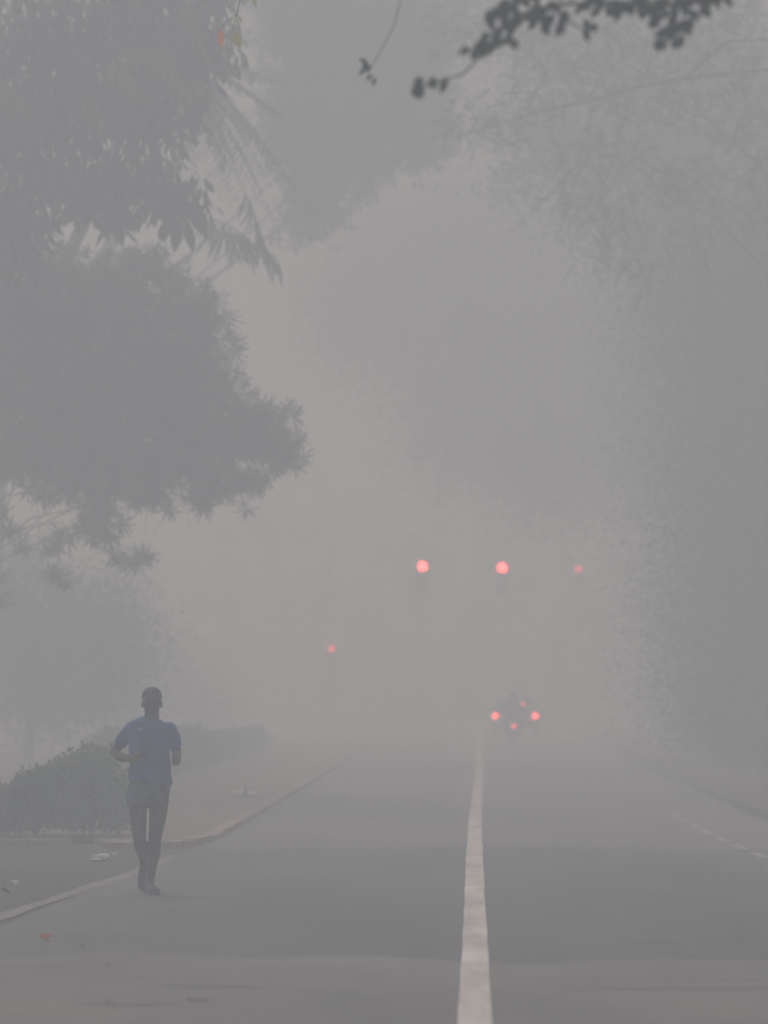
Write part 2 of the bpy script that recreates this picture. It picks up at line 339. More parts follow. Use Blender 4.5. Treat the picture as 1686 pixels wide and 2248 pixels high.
def whorl_arrays(P, axis, per, L, W, spread, sag):
    """a rosette of `per` leaves at every P pointing along axis"""
    n = len(P); ax = nrm(axis); ref = nrm(np.cross(ax, rdir(n))); b = np.cross(ax, ref)
    ang = (np.arange(per) * 2.399)[None] + rng.uniform(0, 6, (n, 1)); el = rng.uniform(*spread, (n, per))
    d = ax[:, None] * np.sin(el)[..., None] + (ref[:, None] * np.cos(ang)[..., None] + b[:, None] * np.sin(ang)[..., None]) * np.cos(el)[..., None]
    O = P[:, None] - ax[:, None] * (np.linspace(0, .5, per)[None, :, None] * L * 0.45)
    N = np.broadcast_to(ax[:, None], d.shape)
    ln = rng.uniform(.75, 1.15, (n, per)) * L
    return leaves(O.reshape(-1, 3), d.reshape(-1, 3), N.reshape(-1, 3), ln.ravel(), ln.ravel() * W, sag)
def feather_arrays(P, Dr, L, pairs, ll, lw, sag=0.35):
    """pinnate leaves: curved midrib of length L with `pairs` pairs of leaflets"""
    n = len(P); Dr = nrm(Dr); up = np.array([0, 0, 1.0]); S = nrm(np.cross(Dr, up) + 1e-6)
    t = np.linspace(.12, 1, pairs)
    L = np.broadcast_to(L, (n,))
    C = P[:, None] + Dr[:, None] * (L[:, None] * t)[..., None] - up * (L[:, None] * sag * t ** 2)[..., None]
    tang = nrm(Dr[:, None] - up * (2 * sag * t)[None, :, None])
    parts = []
    prof = np.sin(np.clip(t * .92 + .1, 0, 1) * PI) ** .5
    for s in (-1, 1):
        d = nrm(S[:, None] * s + tang * .35 - up * .28 + rng.normal(0, .07, C.shape))
        l = (prof[None] * ll * rng.uniform(.85, 1.1, (n, pairs)))
        parts.append(leaves(C.reshape(-1, 3), d.reshape(-1, 3), np.broadcast_to(up, d.reshape(-1, 3).shape) + rng.normal(0, .2, (n * pairs, 3)), l.ravel(), l.ravel() * lw, .15))
    mid0 = np.concatenate([P[:, None], C[:, :-1]], 1).reshape(-1, 3); md = (C.reshape(-1, 3) - mid0)
    ln = np.linalg.norm(md, axis=1)
    parts.append(leaves(mid0, md, np.broadcast_to(up, md.shape), ln * 1.05, np.full(len(ln), max(.004, ll * .035)), 0))
    return join(parts)
def crown(root, name, VT, m):
    o = link(name, tri_mesh(name, *VT), m, root, world=True); o['kind'] = 'stuff'; return o
def limbs(root, trunk_pts, trunk_r, branches):
    tr = link('trunk', tube_mesh('trunk', trunk_pts, trunk_r, 12), M['bark'], root, world=True)
    for pts, r0, r1 in branches:
        n = len(pts); link('limb', tube_mesh('limb', pts, [r0 + (r1 - r0) * i / (n - 1) for i in range(n)], 8), M['bark'], tr, world=True)
    return tr
def bend(a, b, n=5, j=0.15, sag=0.0):
    a, b = Vector(a), Vector(b); L = (b - a).length; out = []
    for i in range(n):
        t = i / (n - 1); p = a.lerp(b, t)
        if 0 < i < n - 1: p += Vector((random.uniform(-j, j), random.uniform(-j, j), random.uniform(-j, j))) * L * .3
        p.z += sag * 4 * t * (1 - t); out.append(p)
    return out

# --- oleander like tree on the left, about 76 m away
D1 = 104.0
t1 = thing('narrow_leaf_tree', 'bushy green tree with narrow leaf rosettes and dangling twigs above the runner', 'tree', (-10.1, D1, 0))
C1 = [(120, 640, 200, 130), (300, 660, 170, 130), (230, 780, 260, 150), (80, 820, 150, 170), (330, 880, 230, 130), (180, 960, 190, 80),
      (420, 780, 90, 120), (480, 930, 120, 80), (560, 950, 85, 55), (400, 1000, 120, 65), (270, 1010, 130, 60), (60, 980, 110, 60),
      (430, 680, 55, 45), (300, 570, 60, 45), (610, 975, 40, 40), (560, 900, 60, 28), (150, 1050, 90, 35), (300, 1070, 80, 25), (440, 1060, 70, 30), (530, 1040, 50, 35), (200, 1100, 50, 30), (210, 1150, 40, 22), (20, 560, 130, 120), (-150, 800, 200, 260), (-60, 620, 160, 160)]
pts = clump_points(C1, D1, 4600, 1.5, 0.45)
ctr = np.array(at(200, 860, D1))
axs = nrm(nrm(pts - ctr) * .7 + rdir(len(pts)) * .55 + np.array([0, -.1, .15]))
# the rosettes that show largest: outlying tips on the right and below
tips = [(475, 645), (490, 690), (500, 740), (505, 800), (620, 875), (600, 900), (650, 950), (655, 985), (640, 1010), (590, 1020), (550, 1040), (530, 1100), (440, 1095),
        (470, 1060), (390, 1070), (365, 1105), (330, 1060), (290, 1075), (240, 1040), (210, 1080), (190, 1110), (225, 1095), (180, 1140), (200, 1165), (240, 1170), (260, 1130),
        (150, 1165), (120, 1180), (105, 1190), (130, 1150), (110, 1240), (130, 1255), (145, 1265), (250, 1205), (265, 1215), (310, 1200), (325, 1205), (290, 1215), (20, 1150), (45, 1185), (10, 1110),
        (60, 1060), (95, 1075), (5, 1250), (0, 1300), (30, 1030), (140, 1040), (160, 1060), (175, 1010), (80, 1010), (110, 1020), (270, 550), (330, 545), (365, 590), (385, 640), (395, 620), (345, 570),
        (440, 655), (455, 670), (420, 640), (510, 760), (520, 830), (535, 850), (560, 870), (580, 880), (635, 900), (600, 1000), (560, 1020), (500, 1080), (420, 1080), (450, 1030), (520, 1050)]
tips = tips + tips[12:42]
tp = np.array([at(x + random.uniform(-4, 4), y + random.uniform(-4, 4), D1 + random.uniform(-1.0, .6)) for x, y in tips])
VAR = []
for k in range(12):
    V, T = whorl_arrays(np.zeros((1, 3)), np.array([[0, 0, 1.0]]), random.randint(20, 30), random.uniform(.19, .27), 0.075, (-.6, 1.1), random.uniform(.1, .3))
    me = tri_mesh('leaf_whorl', V, T); me.materials.append(M['leaf_whorl']); VAR.append(me)
order = np.argsort(-(np.abs((pts - ctr) / np.array([2.2, 1.5, 1.6])) ** 2).sum(1) + (pts[:, 1] - D1) * .6)
near = order[:300 - len(tp)]; rest = order[300 - len(tp):]
def put_whorl(root, p, ax, s, base):
    o = bpy.data.objects.new('leaf_whorl', random.choice(VAR)); COL.objects.link(o); o.parent = root
    o.location = Vector(p) - root.location; q = Vector(ax).to_track_quat('Z', 'Y') @ Matrix.Rotation(random.uniform(0, 6.28), 3, 'Z').to_quaternion()
    o.rotation_mode = 'QUATERNION'; o.rotation_quaternion = q; o.scale = (s,) * 3
for p in tp:
    a = nrm(np.array(p) - ctr) * .8 + rdir(1)[0] * .4; a[1] -= .5; a[2] -= .1
    put_whorl(t1, p, nrm(a), random.uniform(1.0, 1.45), None)
for i in near: put_whorl(t1, pts[i], axs[i], random.uniform(.8, 1.2), None)
crown(t1, 'crown', whorl_arrays(pts[rest], axs[rest], 22, 0.225, 0.09, (-.4, 1.0), 0.16), M['leaf_whorl'])
br = []
hub = Vector((-9.6, D1 + .2, 3.0))
for x, y in ((470, 660), (600, 930), (430, 1050), (250, 1040), (130, 1130), (320, 700), (520, 1000), (100, 900)): br.append((bend(hub, at(x, y, D1), 6, .12, .25), .013, .006))
tw = [((240, 1030), (200, 1120), (150, 1170)), ((200, 1120), (130, 1170), (125, 1235)), ((200, 1120), (255, 1170), (270, 1205)), ((265, 1205), (290, 1220), (320, 1200)),
      ((400, 1060), (470, 1085), (530, 1095)), ((430, 700), (460, 660), (490, 625)), ((560, 930), (600, 900), (632, 862)), ((600, 985), (640, 960), (662, 940)), ((40, 1020), (10, 1110), (30, 1170))]
for a in tw: br.append(([at(x, y, D1 - .2) for x, y in a], .012, .006))
limbs(t1, [(-10.1, D1, -.1), (-10.0, D1, 1.2), hub, (-9.0, D1, 4.6), (-7.9, D1, 6.6)], [.17, .14, .12, .08, .03], br)
vn = [[(320, 1080), (315, 1130), (317, 1160), (335, 1150), (360, 1110), (370, 1080)], [(60, 1060), (80, 1090), (84, 1130), (85, 1190)], [(155, 1070), (150, 1110), (165, 1150)],
      [(276, 1080), (278, 1130), (285, 1155)], [(245, 1100), (250, 1130), (270, 1150)], [(380, 1075), (400, 1100), (440, 1100)], [(405, 1110), (410, 1140)], [(70, 1040), (68, 1110)]]
for a in vn: link('hanging_twig', tube_mesh('hanging_twig', [at(x, y, D1 - .3) for x, y in a], .005, 5), M['bark'], t1, world=True)
def leaf_part(root, x, y, D, m, L, W, d, name='leaf', label=None):
    V, T = leaves(np.array([at(x, y, D)]), np.array([d]), np.array([[0.1, -1, .2]]), L, W, .1)
    o = link(name, tri_mesh(name, V, T), M[m], root, world=True)
    if label: o['label'] = label
    return o
leaf_part(t1, 38, 590, D1 - 1.7, 'leaf_yellow', .10, .05, (-.4, 0, -.6), label='yellow leaf'); leaf_part(t1, 44, 600, D1 - 1.7, 'leaf_yellow', .08, .04, (.6, 0, -.4), label='yellow leaf')
leaf_part(t1, 140, 420, D1 - 1.7, 'leaf_orange', .09, .05, (.5, 0, -.5), label='orange flower'); leaf_part(t1, 150, 425, D1 - 1.7, 'leaf_orange', .07, .05, (-.5, 0, -.5), label='orange flower')

# --- large broad-leaved tree, top left
D2 = 97.0
t2 = thing('broad_leaf_tree', 'tall dark tree with big hanging leaves, some yellow, in the top left corner', 'tree', (-10.5, D2, 0))
C2 = [(100, 80, 170, 130), (300, 60, 170, 120), (60, 260, 140, 150), (200, 200, 150, 130), (330, 220, 120, 120), (430, 90, 100, 110), (150, 390, 150, 90), (20, 480, 90, 120),
      (300, 380, 130, 80), (390, 430, 80, 60), (250, 470, 60, 30), (-150, 200, 200, 300), (150, -150, 300, 170), (420, -140, 200, 150)]
pts = clump_points(C2, D2, 10500, 1.9, .6)
dr = rdir(len(pts)) * .6 + np.array([0, -.15, -.75])
ln = rng.uniform(.19, .36, len(pts))
sel = np.argsort(pts[:, 1])[:230]
mask = np.ones(len(pts), bool); mask[sel] = False
crown(t2, 'crown', leaves(pts[mask], dr[mask], rdir(mask.sum()) + np.array([0, -.5, .5]), ln[mask], ln[mask] * .30, .08), M['leaf_broad'])
for i in sel:
    V, T = leaves(pts[i:i + 1], dr[i:i + 1], np.array([[rng.normal(0, .5), -.7, .5]]), ln[i:i + 1], ln[i:i + 1] * .28, .1)
    link('leaf', tri_mesh('leaf', V, T), M['leaf_broad'], t2, world=True)
big = [(385, 470, -.1, .42, .16), (400, 475, .25, .40, .13), (360, 480, -.5, .22, .1), (330, 540, .9, .16, .07), (415, 430, .1, .36, .13), (370, 450, -.2, .4, .14), (430, 450, .3, .3, .12), (345, 500, .4, .14, .06),
       (375, 60, -.3, .45, .15), (395, 90, .1, .45, .16), (410, 50, .3, .45, .15), (355, 30, -.2, .4, .14), (430, 70, .2, .4, .14), (340, 75, -.4, .3, .1), (470, 30, .1, .35, .12)]
for x, y, dx, L, W in big: leaf_part(t2, x, y, D2 - 1.5, 'leaf_broad', L * 1.2, W * 1.2, (dx, -.1, -.9))
for x, y, d, L in ((432, 190, (.3, 0, -.9), .14), (505, 222, (.2, 0, -.6), .06), (350, 208, (0, 0, -.8), .05)):
    leaf_part(t2, x, y, D2 - 2.4, 'leaf_yellow' if L > .055 else 'leaf_pale', L * 1.25, L * .5, d, label='yellow leaf')
DS = 57.0
sg = thing('hanging_sprig', 'thin hanging sprig with one orange leaf and several yellow green leaves at the top left', 'twig', at(530, -150, DS))
link('twig', tube_mesh('twig', [at(530, -150, DS), at(528, -40, DS), at(512, 30, DS), at(500, 70, DS)], [.006, .005, .004, .002], 6), M['bark'], sg, world=True)
link('twig', tube_mesh('twig', [at(512, 30, DS), at(490, 45, DS), at(478, 60, DS)], .002, 5), M['bark'], sg, world=True)
for x, y, d, L in ((499, 72, (.5, .1, -.8), .13), (511, 66, (.2, 0, -.9), .15), (512, 36, (.6, 0, -.5), .07), (545, -4, (.4, 0, -.8), .09), (528, -10, (-.3, 0, -.7), .07), (505, 40, (-.6, 0, -.4), .06)): leaf_part(sg, x, y, DS, 'leaf_yellow', L, L * .36, d)
leaf_part(sg, 476, 62, DS, 'leaf_orange', .155, .07, (.03, 0, -1), label='orange leaf')
hub = Vector((-10.1, D2, 5.4)); br = []
for x, y in ((100, 150), (330, 150), (430, 40), (300, 380), (60, 350), (250, -100), (520, 20)): br.append((bend(hub, at(x, y, D2), 6, .12, .3), .022, .010))
limbs(t2, [(-10.5, D2, -.1), (-10.4, D2, 2), hub, (-9.9, D2, 8.5), (-9.4, D2, 11)], [.26, .22, .2, .13, .04], br)

# --- palm with drooping fronds
D3 = 114.0
t3 = thing('palm_tree', 'feathery palm with long drooping fronds hanging below the canopy, left of the sky gap', 'tree', (-10.6, D3, 0))
top = at(350, 90, D3)
fr = [(500, 460, .25), (560, 520, .3), (600, 500, .3), (640, 420, .28), (560, 300, .2), (480, 330, .25), (420, 420, .3), (620, 260, .2), (560, 60, .1), (300, 200, .2), (250, 300, .25),
      (330, 380, .28), (520, 400, .3), (580, 400, .3), (460, 250, .2), (380, 250, .2), (430, -60, .1), (530, -100, .1), (300, -20, .1), (220, 120, .15), (600, 180, .15), (660, 440, .3)]
for i, (x, y, sg) in enumerate(fr):
    e = at(x, y, D3 + random.uniform(-1.2, 1.0)); v = e - top; L = v.length
    s = sg * 1.0; d = (v + Vector((0, 0, L * s))) / L
    V, T = feather_arrays(np.array([top]), np.array([d]), L * float(np.linalg.norm(d)), 36, random.uniform(.42, .6), .085, s / float(np.linalg.norm(d)))
    link('frond', tri_mesh('frond', V, T), M['leaf_palm'], t3, world=True)
t3b = thing('climbing_palm', 'thin climbing palm with small pale golden fronds in front of the dark top left tree', 'palm', (-8.4, D2 - 3, 0))
link('stem', tube_mesh('stem', [(-8.4, D2 - 3, -.05), (-8.3, D2 - 3, 4), (-7.9, D2 - 3, 8), (-7.2, D2 - 3, 10.2)], [.035, .03, .022, .012], 8), M['bark'], t3b, world=True)
fan = [(t3, D3 - 1.3, 'leaf_palm', 1, (430, 495), (600, 560)), (t3, D3 - 1.3, 'leaf_palm', 1, (420, 470), (540, 520)), (t3, D3 - 1.3, 'leaf_palm', 1, (520, 400), (580, 560))]
fan += [(t3b, D2 - 3, 'leaf_golden', .62, a, b) for a, b in (((240, 125), (370, 120)), ((300, 105), (400, 190)), ((225, 140), (300, 190)), ((380, 185), (460, 205)), ((180, 215), (215, 245)), ((0, 190), (40, 215)), ((400, 0), (440, 110)))]
for root, FD, fm, fs, a, b in fan:       # small fronds seen side on, leaflets hanging straight down
    A, B = np.array(at(*a, FD)), np.array(at(*b, FD - .2)); n = 26
    t = np.linspace(.15, 1, n)[:, None]; C = A + (B - A) * t + np.array([0, 0, 1.]) * (.22 * (t * (1 - t)) * 2)
    d = np.concatenate([rng.normal(0, .28, (n, 1)) + (t - .5) * .9, rng.normal(-.2, .2, (n, 1)), np.full((n, 1), -1.0)], 1)
    ln = rng.uniform(.34, .62, n) * fs
    V1 = leaves(C, d, rng.normal(0, .4, (n, 3)) + np.array([0, -1, 0]), ln, ln * .10, .02)
    seg = np.diff(C, axis=0); V2 = leaves(C[:-1], seg, np.tile([0, -1., 0], (n - 1, 1)), np.linalg.norm(seg, axis=1) * 1.4, np.full(n - 1, .035), 0)
    link('frond', tri_mesh('frond', *join([V1, V2])), M[fm], root, world=True)
tb = Vector(top); limbs(t3, [(-10.6, D3, -.1), (-10.4, D3 + .2, 3), (-8.0, D3 + .3, 8.0), tb], [.16, .14, .12, .1], [])

# --- pale tree with palmate leaves behind the sky gap
def palm5(cl, D, n, depth, L, W, droop): 
    p = clump_points(cl, D, n, depth, .6); p += rng.normal(0, .3, p.shape); return whorl_arrays(p, rdir(len(p)) * .5 + np.array([0, -.2, -droop]), 6, L, W, (-.3, .6), .12)
D4 = 146.0
t4 = thing('hanging_leaf_tree', 'tree with hand shaped leaf sprays arching over the top centre of the road', 'tree', (-11.4, D4, 0))
C4 = [(700, 60, 170, 90), (820, 120, 140, 90), (720, 180, 140, 100), (760, 290, 110, 70), (860, 240, 110, 80), (650, 300, 90, 100), (890, 90, 110, 80), (690, 420, 60, 60), (780, 370, 60, 40), (900, 310, 60, 35), (650, 480, 45, 35), (700, -120, 300, 160)]
crown(t4, 'crown', palm5(C4, D4, 7500, 2.2, .27, .22, .9), M['leaf_broad'])
for x, y in ((930, 350), (870, 335), (840, 350), (780, 400), (700, 480), (690, 500), (905, 330), (820, 365), (760, 410), (680, 510), (960, 325)):
    V, T = whorl_arrays(np.array([at(x, y, D4 - 1.5)]), np.array([[.2, -.5, -.8]]), 6, .34, .26, (0, .5), .15); link('leaf_spray', tri_mesh('leaf_spray', V, T), M['leaf_broad'], t4, world=True)
hub = Vector((-11.0, D4, 7)); limbs(t4, [(-11.4, D4, -.1), (-11.3, D4, 2), hub, (-8.4, D4, 12), (-6, D4, 15)], [.3, .26, .22, .15, .05], [(bend(hub, at(x, y, D4), 6, .05, .3), .05, .012) for x, y in ((700, 100), (850, 150), (780, 300), (690, 440), (940, 250))])

D5 = 208.0
t5 = thing('hazy_tree', 'pale rounded tree fading into the smoke, right of the bright sky gap', 'tree', (10.5, D5, 0))
C5 = [(760, 620, 90, 70), (850, 590, 110, 60), (720, 680, 60, 50), (800, 720, 90, 60), (740, 760, 40, 30), (900, 680, 110, 90), (980, 600, 110, 100), (1040, 720, 120, 120), (830, 500, 70, 40), (930, 500, 90, 60), (900, 820, 70, 50), (1000, 850, 90, 70), (1100, 560, 120, 120), (1120, 800, 130, 130), (1220, 680, 130, 130), (1080, 930, 150, 120), (1230, 880, 150, 150), (1180, 1040, 130, 90), (1330, 780, 130, 150), (1330, 1000, 120, 120), (1000, 450, 90, 60), (1150, 470, 90, 90), (960, 960, 90, 60)]
p = clump_points(C5, D5, 110000, 2.6, .8); p += rng.normal(0, .85, p.shape); crown(t5, 'crown', specks(p, rng.uniform(.10, .16, len(p)), .085), M['leaf_far'])
hub = Vector((9.6, D5, 9)); limbs(t5, [(10.5, D5, -.1), (10.4, D5, 3), hub, (7.6, D5, 14)], [.24, .2, .17, .06], [(bend(hub, at(x, y, D5), 6, .05, .5), .05, .015) for x, y in ((760, 650), (900, 600), (1000, 750), (1050, 560))])


DB = 150.0
t9 = thing('canopy_tree', 'broad grey canopy arching over the road behind the ferny limb at the top', 'tree', (10.6, DB, 0))
C9 = [(760, 60, 190, 120), (900, 40, 150, 100), (820, 200, 150, 100), (1180, 90, 150, 110), (1330, 120, 170, 140), (1500, 130, 170, 150), (1640, 200, 130, 180), (1230, 300, 130, 120), (1360, 330, 150, 150), (1500, 350, 160, 150), (1640, 430, 130, 160),
      (1400, 500, 140, 110), (1560, 560, 140, 110), (1270, 450, 90, 100), (940, 60, 60, 70), (1090, 60, 90, 60), (940, 250, 70, 70), (1120, 260, 90, 60), (1130, 380, 70, 60), (1000, -80, 400, 90), (1450, -80, 350, 120), (680, 260, 110, 130)]
p = clump_points(C9, DB, 60000, 2.4, .65); p += rng.normal(0, .4, p.shape); crown(t9, 'crown', specks(p, rng.uniform(.09, .17, len(p)), .085), M['leaf_far'])
hub = Vector((10.0, DB, 7)); limbs(t9, [(10.6, DB, -.1), (10.4, DB, 3), hub, (8.6, DB, 12), (6, DB, 16)], [.4, .34, .28, .18, .05], [(bend(hub, at(x, y, DB), 6, .06, .3), .06, .015) for x, y in ((1400, 120), (1500, 500), (1250, 300), (850, 100))])

# --- feather-leaved tree reaching in from the right
D6 = 112.0
t6 = thing('feather_leaf_tree', 'wide tree with ferny leaves and a long thin limb reaching in from the right', 'tree', (8.8, D6, 0))
C6 = [(1000, 250, 90, 40), (1080, 260, 110, 45), (1160, 200, 110, 80), (1250, 150, 130, 100), (1350, 230, 130, 120), (1480, 200, 150, 140), (1600, 250, 120, 180), (1260, 330, 100, 80), (1380, 380, 130, 100), (1500, 400, 120, 100), (1620, 470, 90, 110), (1240, 430, 70, 50), (1330, 490, 80, 70),
      (1400, 560, 60, 60), (1480, 500, 60, 60), (1150, 60, 160, 80), (1350, 40, 200, 90), (1560, 40, 180, 100), (1300, -120, 300, 150), (1600, -120, 250, 150), (1760, 300, 160, 300), (1290, 560, 50, 40), (980, 60, 80, 60)]
p = clump_points(C6, D6, 2400, 2.2, .5)
crown(t6, 'crown', feather_arrays(p, rdir(len(p), -.1), rng.uniform(.34, .56, len(p)), 13, .085, .30, .35), M['leaf_feather'])
for x, y in [(930, 265), (960, 255), (985, 275), (1010, 240), (1040, 290), (1060, 240), (1080, 300), (1100, 320), (1110, 250), (1130, 290), (1150, 240), (1170, 210), (1000, 215), (1030, 195), (1060, 190), (1090, 200), (970, 240), (1120, 180), (1390, 620), (1360, 600), (1410, 600), (1500, 560), (1640, 560), (1630, 380), (1610, 400)]:
    V, T = feather_arrays(np.array([at(x, y, D6 - 1.6)]), rdir(1, -.15), random.uniform(.4, .58), 15, .09, .3, .4); link('feather_leaf', tri_mesh('feather_leaf', V, T), M['leaf_feather'], t6, world=True)
hub = Vector((8.6, D6, 5.8))
limbs(t6, [(8.8, D6, -.1), (8.7, D6, 2.5), hub, (8.3, D6, 9), (8, D6, 14)], [.34, .3, .26, .18, .05],
      [([hub, at(1659, 150, D6), at(1480, 170, D6 - 1.5), at(1370, 190, D6 - 2), at(1270, 220, D6 - 2), at(1190, 235, D6 - 2), at(1080, 265, D6 - 2), at(1000, 290, D6 - 2)], .045, .008),
       ([at(1270, 220, D6 - 2), at(1300, 160, D6 - 2), at(1350, 120, D6 - 2)], .018, .01), ([at(1480, 170, D6 - 1.5), at(1570, 90, D6 - 1.5), at(1659, 85, D6 - 1.5)], .03, .015),
       (bend(hub, at(1400, 400, D6), 6, .1, .3), .03, .01), (bend(hub, at(1300, 60, D6), 6, .1, .4), .03, .01), (bend(hub, at(1560, 420, D6), 6, .1, .1), .03, .01)])

# --- a row of dense dark trees along the right side, receding into the smoke
ROW = [('dim dense tree filling the right edge above the low right hedge', 10.4, 132.0, [(1660, 700, 100, 150), (1690, 900, 110, 170), (1680, 1120, 120, 160), (1690, 1330, 110, 150), (1690, 1500, 110, 120), (1660, 560, 110, 100), (1640, 640, 80, 90)], 115000),
       ('second dense tree of the right row, paler than the one at the frame edge', 10.6, 160.0, [(1590, 660, 130, 140), (1610, 850, 120, 150), (1620, 1060, 110, 160), (1610, 1280, 110, 160), (1620, 1480, 110, 140), (1540, 580, 110, 90), (1560, 760, 90, 90), (1570, 950, 80, 100)], 115000),
       ('third tree of the right row, faint and tall in the smoke', 11.0, 192.0, [(1480, 640, 140, 130), (1520, 820, 130, 150), (1540, 1020, 110, 150), (1545, 1240, 100, 160), (1560, 1460, 100, 150), (1430, 740, 100, 90), (1450, 900, 90, 90)], 115000),
       ('farthest tree of the right row, barely showing beside the dim far lamp', 11.6, 235.0, [(1330, 620, 150, 130), (1380, 790, 150, 140), (1420, 970, 130, 140), (1460, 1180, 100, 150), (1480, 1380, 90, 150), (1500, 1540, 80, 100), (1280, 780, 110, 100)], 115000)]
for label, x, D, cl, n in ROW:
    t = thing('roadside_tree', label, 'tree', (x, D, 0), group='trees along the right side')
    p = clump_points(cl, D, n, 2.8, .75) + rng.normal(0, .22, (n + 0, 3))[:1]
    p = p + rng.normal(0, 1, p.shape) * np.array([1.0, .6, .7]); crown(t, 'crown', specks(p, rng.uniform(.055, .09, len(p)), .05), M['leaf_far'])
    hub = Vector((x - .2, D, 4)); limbs(t, [(x, D, -.1), (x - .1, D, 2), hub, (x - .6, D, 8), (x - 1, D, 12)], [.32, .28, .24, .16, .05], [(bend(hub, at(c[0], c[1], D), 5, .1, .3), .08, .02) for c in cl[:5]])
for label, x, D, cl in (('faint grey small tree in the smoke behind the runner and the hedge', -10.6, 150., [(60, 1380, 130, 110), (190, 1340, 110, 90), (260, 1400, 60, 80), (90, 1500, 140, 90), (220, 1490, 90, 70), (40, 1260, 90, 80), (-80, 1350, 120, 160)]),
                        ('very faint bushy tree farther down the left side beyond the hedges', -12.2, 205., [(300, 1440, 110, 110), (380, 1500, 110, 80), (240, 1330, 90, 110), (430, 1560, 110, 60), (120, 1500, 160, 100), (330, 1560, 130, 70)])):
    t = thing('hazy_tree', label, 'tree', (x, D, 0), group='trees fading in the smoke on the left')
    p = clump_points(cl, D, 40000, 1.8, .7); p += rng.normal(0, .55, p.shape); p[:, 2] = np.maximum(p[:, 2], .05); crown(t, 'crown', specks(p, rng.uniform(.07, .12, len(p)), .06), M['leaf_far'])
    limbs(t, [(x, D, -.1), (x + .1, D, 1.6), (x, D, 3.2)], [.12, .1, .05], [(bend((x + .1, D, 1.6), at(c[0], c[1], D), 4, .1, .1), .05, .015) for c in cl[:3]])
far = np.concatenate([np.stack([rng.uniform(-70, 70, 5200), rng.uniform(300, 330, 5200), np.abs(rng.normal(0, 1, 5200)) * 4.5], 1)])
o = link('far_woods', tri_mesh('far_woods', *leaves(far, rdir(len(far)), rdir(len(far)), 1.3, .9)), M['leaf_broad']); tag(o, 'dim mass of trees closing the far end of the road', 'trees', kind='stuff')

# --- out-of-focus branch close to the camera, top right
D7 = 28.0
t7 = thing('near_tree', 'dark blurred leafy branch hanging into the top right corner, close to the viewer', 'tree', (4.6, D7 + .5, 0))
B7 = [(1060, 40), (1080, 30), (1095, 55), (1110, 25), (1130, 45), (1150, 20), (1160, 40), (1180, 30), (1195, 50), (1210, 45), (1220, 65), (1170, 65), (1120, 65), (1140, 5), (1165, 0), (1200, 15), (1100, 15), (1085, 75), (1075, 90), (1090, 100), (1060, 100), (1045, 115), (1030, 120), (1115, 95), (1055, 110),
      (1225, 40), (1265, 62), (1275, 72), (1280, 15), (1300, 8), (1320, 18), (1335, 5), (1350, 25), (1310, 20), (1365, 25), (1345, 12), (1400, 5), (1420, 15), (1440, 5), (1410, 30), (1430, 40), (1455, 25), (1445, 60), (1460, 75), (1480, 55), (1490, 45), (1500, 35), (1435, 95), (1485, 88), (1475, 70), (1450, 45), (1395, 20), (1425, 55),
      (1515, 10), (1530, 20), (1520, 0), (1545, 5), (1560, 12), (1465, 5), (1485, 10), (1380, 0), (1290, -10), (1240, -10), (1500, -10), (1570, -10), (905, 190), (898, 195), (915, 188), (945, 178), (935, 180), (965, 172)]
for x, y in B7:
    for k in range(2 if x > 1000 else 1):
        o = leaf_part(t7, x - 6 + random.uniform(-9, 9), y - 14 + random.uniform(-8, 8), D7 + random.uniform(-.25, .25), 'leaf_dark', random.uniform(.05, .08), random.uniform(.032, .048), (random.uniform(-.9, .5), random.uniform(-.3, .3), random.uniform(-1, -.1)))
hub = Vector((4.4, D7 + .4, 3.6))
tw7 = [[(1700, -60), (1560, -5), (1450, 10), (1330, 5), (1200, 10), (1110, 35), (1050, 110), (1020, 125)], [(1450, 10), (1455, 50), (1480, 85)], [(1455, 50), (1440, 95)], [(1050, 110), (1000, 160), (940, 178), (895, 195)], [(1200, 10), (1225, 45), (1270, 68)]]
limbs(t7, [(4.6, D7 + .5, -.1), (4.5, D7 + .4, 2), hub, (4.2, D7 + .2, 6.5)], [.16, .14, .12, .05],
      [([at(x, y, D7) for x, y in a], .012 if i == 0 else .005, .004) for i, a in enumerate(tw7)] + [([hub, Vector((3.2, D7 + .2, 4.6)), at(1700, -60, D7)], .05, .013)])
p7 = clump_points([(2200, -200, 300, 150), (1950, -160, 200, 90), (2500, -350, 300, 200)], D7, 700, .9, .5)
crown(t7, 'crown', leaves(p7, rdir(len(p7), -.4), rdir(len(p7), .5), .08, .042), M['leaf_dark'])
D8 = 33.0
for (x, y) in ((790, 155),):
    t = thing('leaf_spray', 'small blurred spray of leaves on a hair thin twig at top centre', 'plant', at(880, -60, D8))
    link('twig', tube_mesh('twig', [at(880, -60, D8), at(850, 60, D8), at(800, 150, D8)], .0025, 5), M['bark'], t, world=True)
    for q in ((775, 135), (785, 140), (800, 145), (790, 155), (805, 165), (812, 172), (780, 150), (795, 137)): leaf_part(t, q[0], q[1] - 5, D8, 'leaf_dark', .045, .022, (random.uniform(-1, 1), 0, random.uniform(-1, .1)))

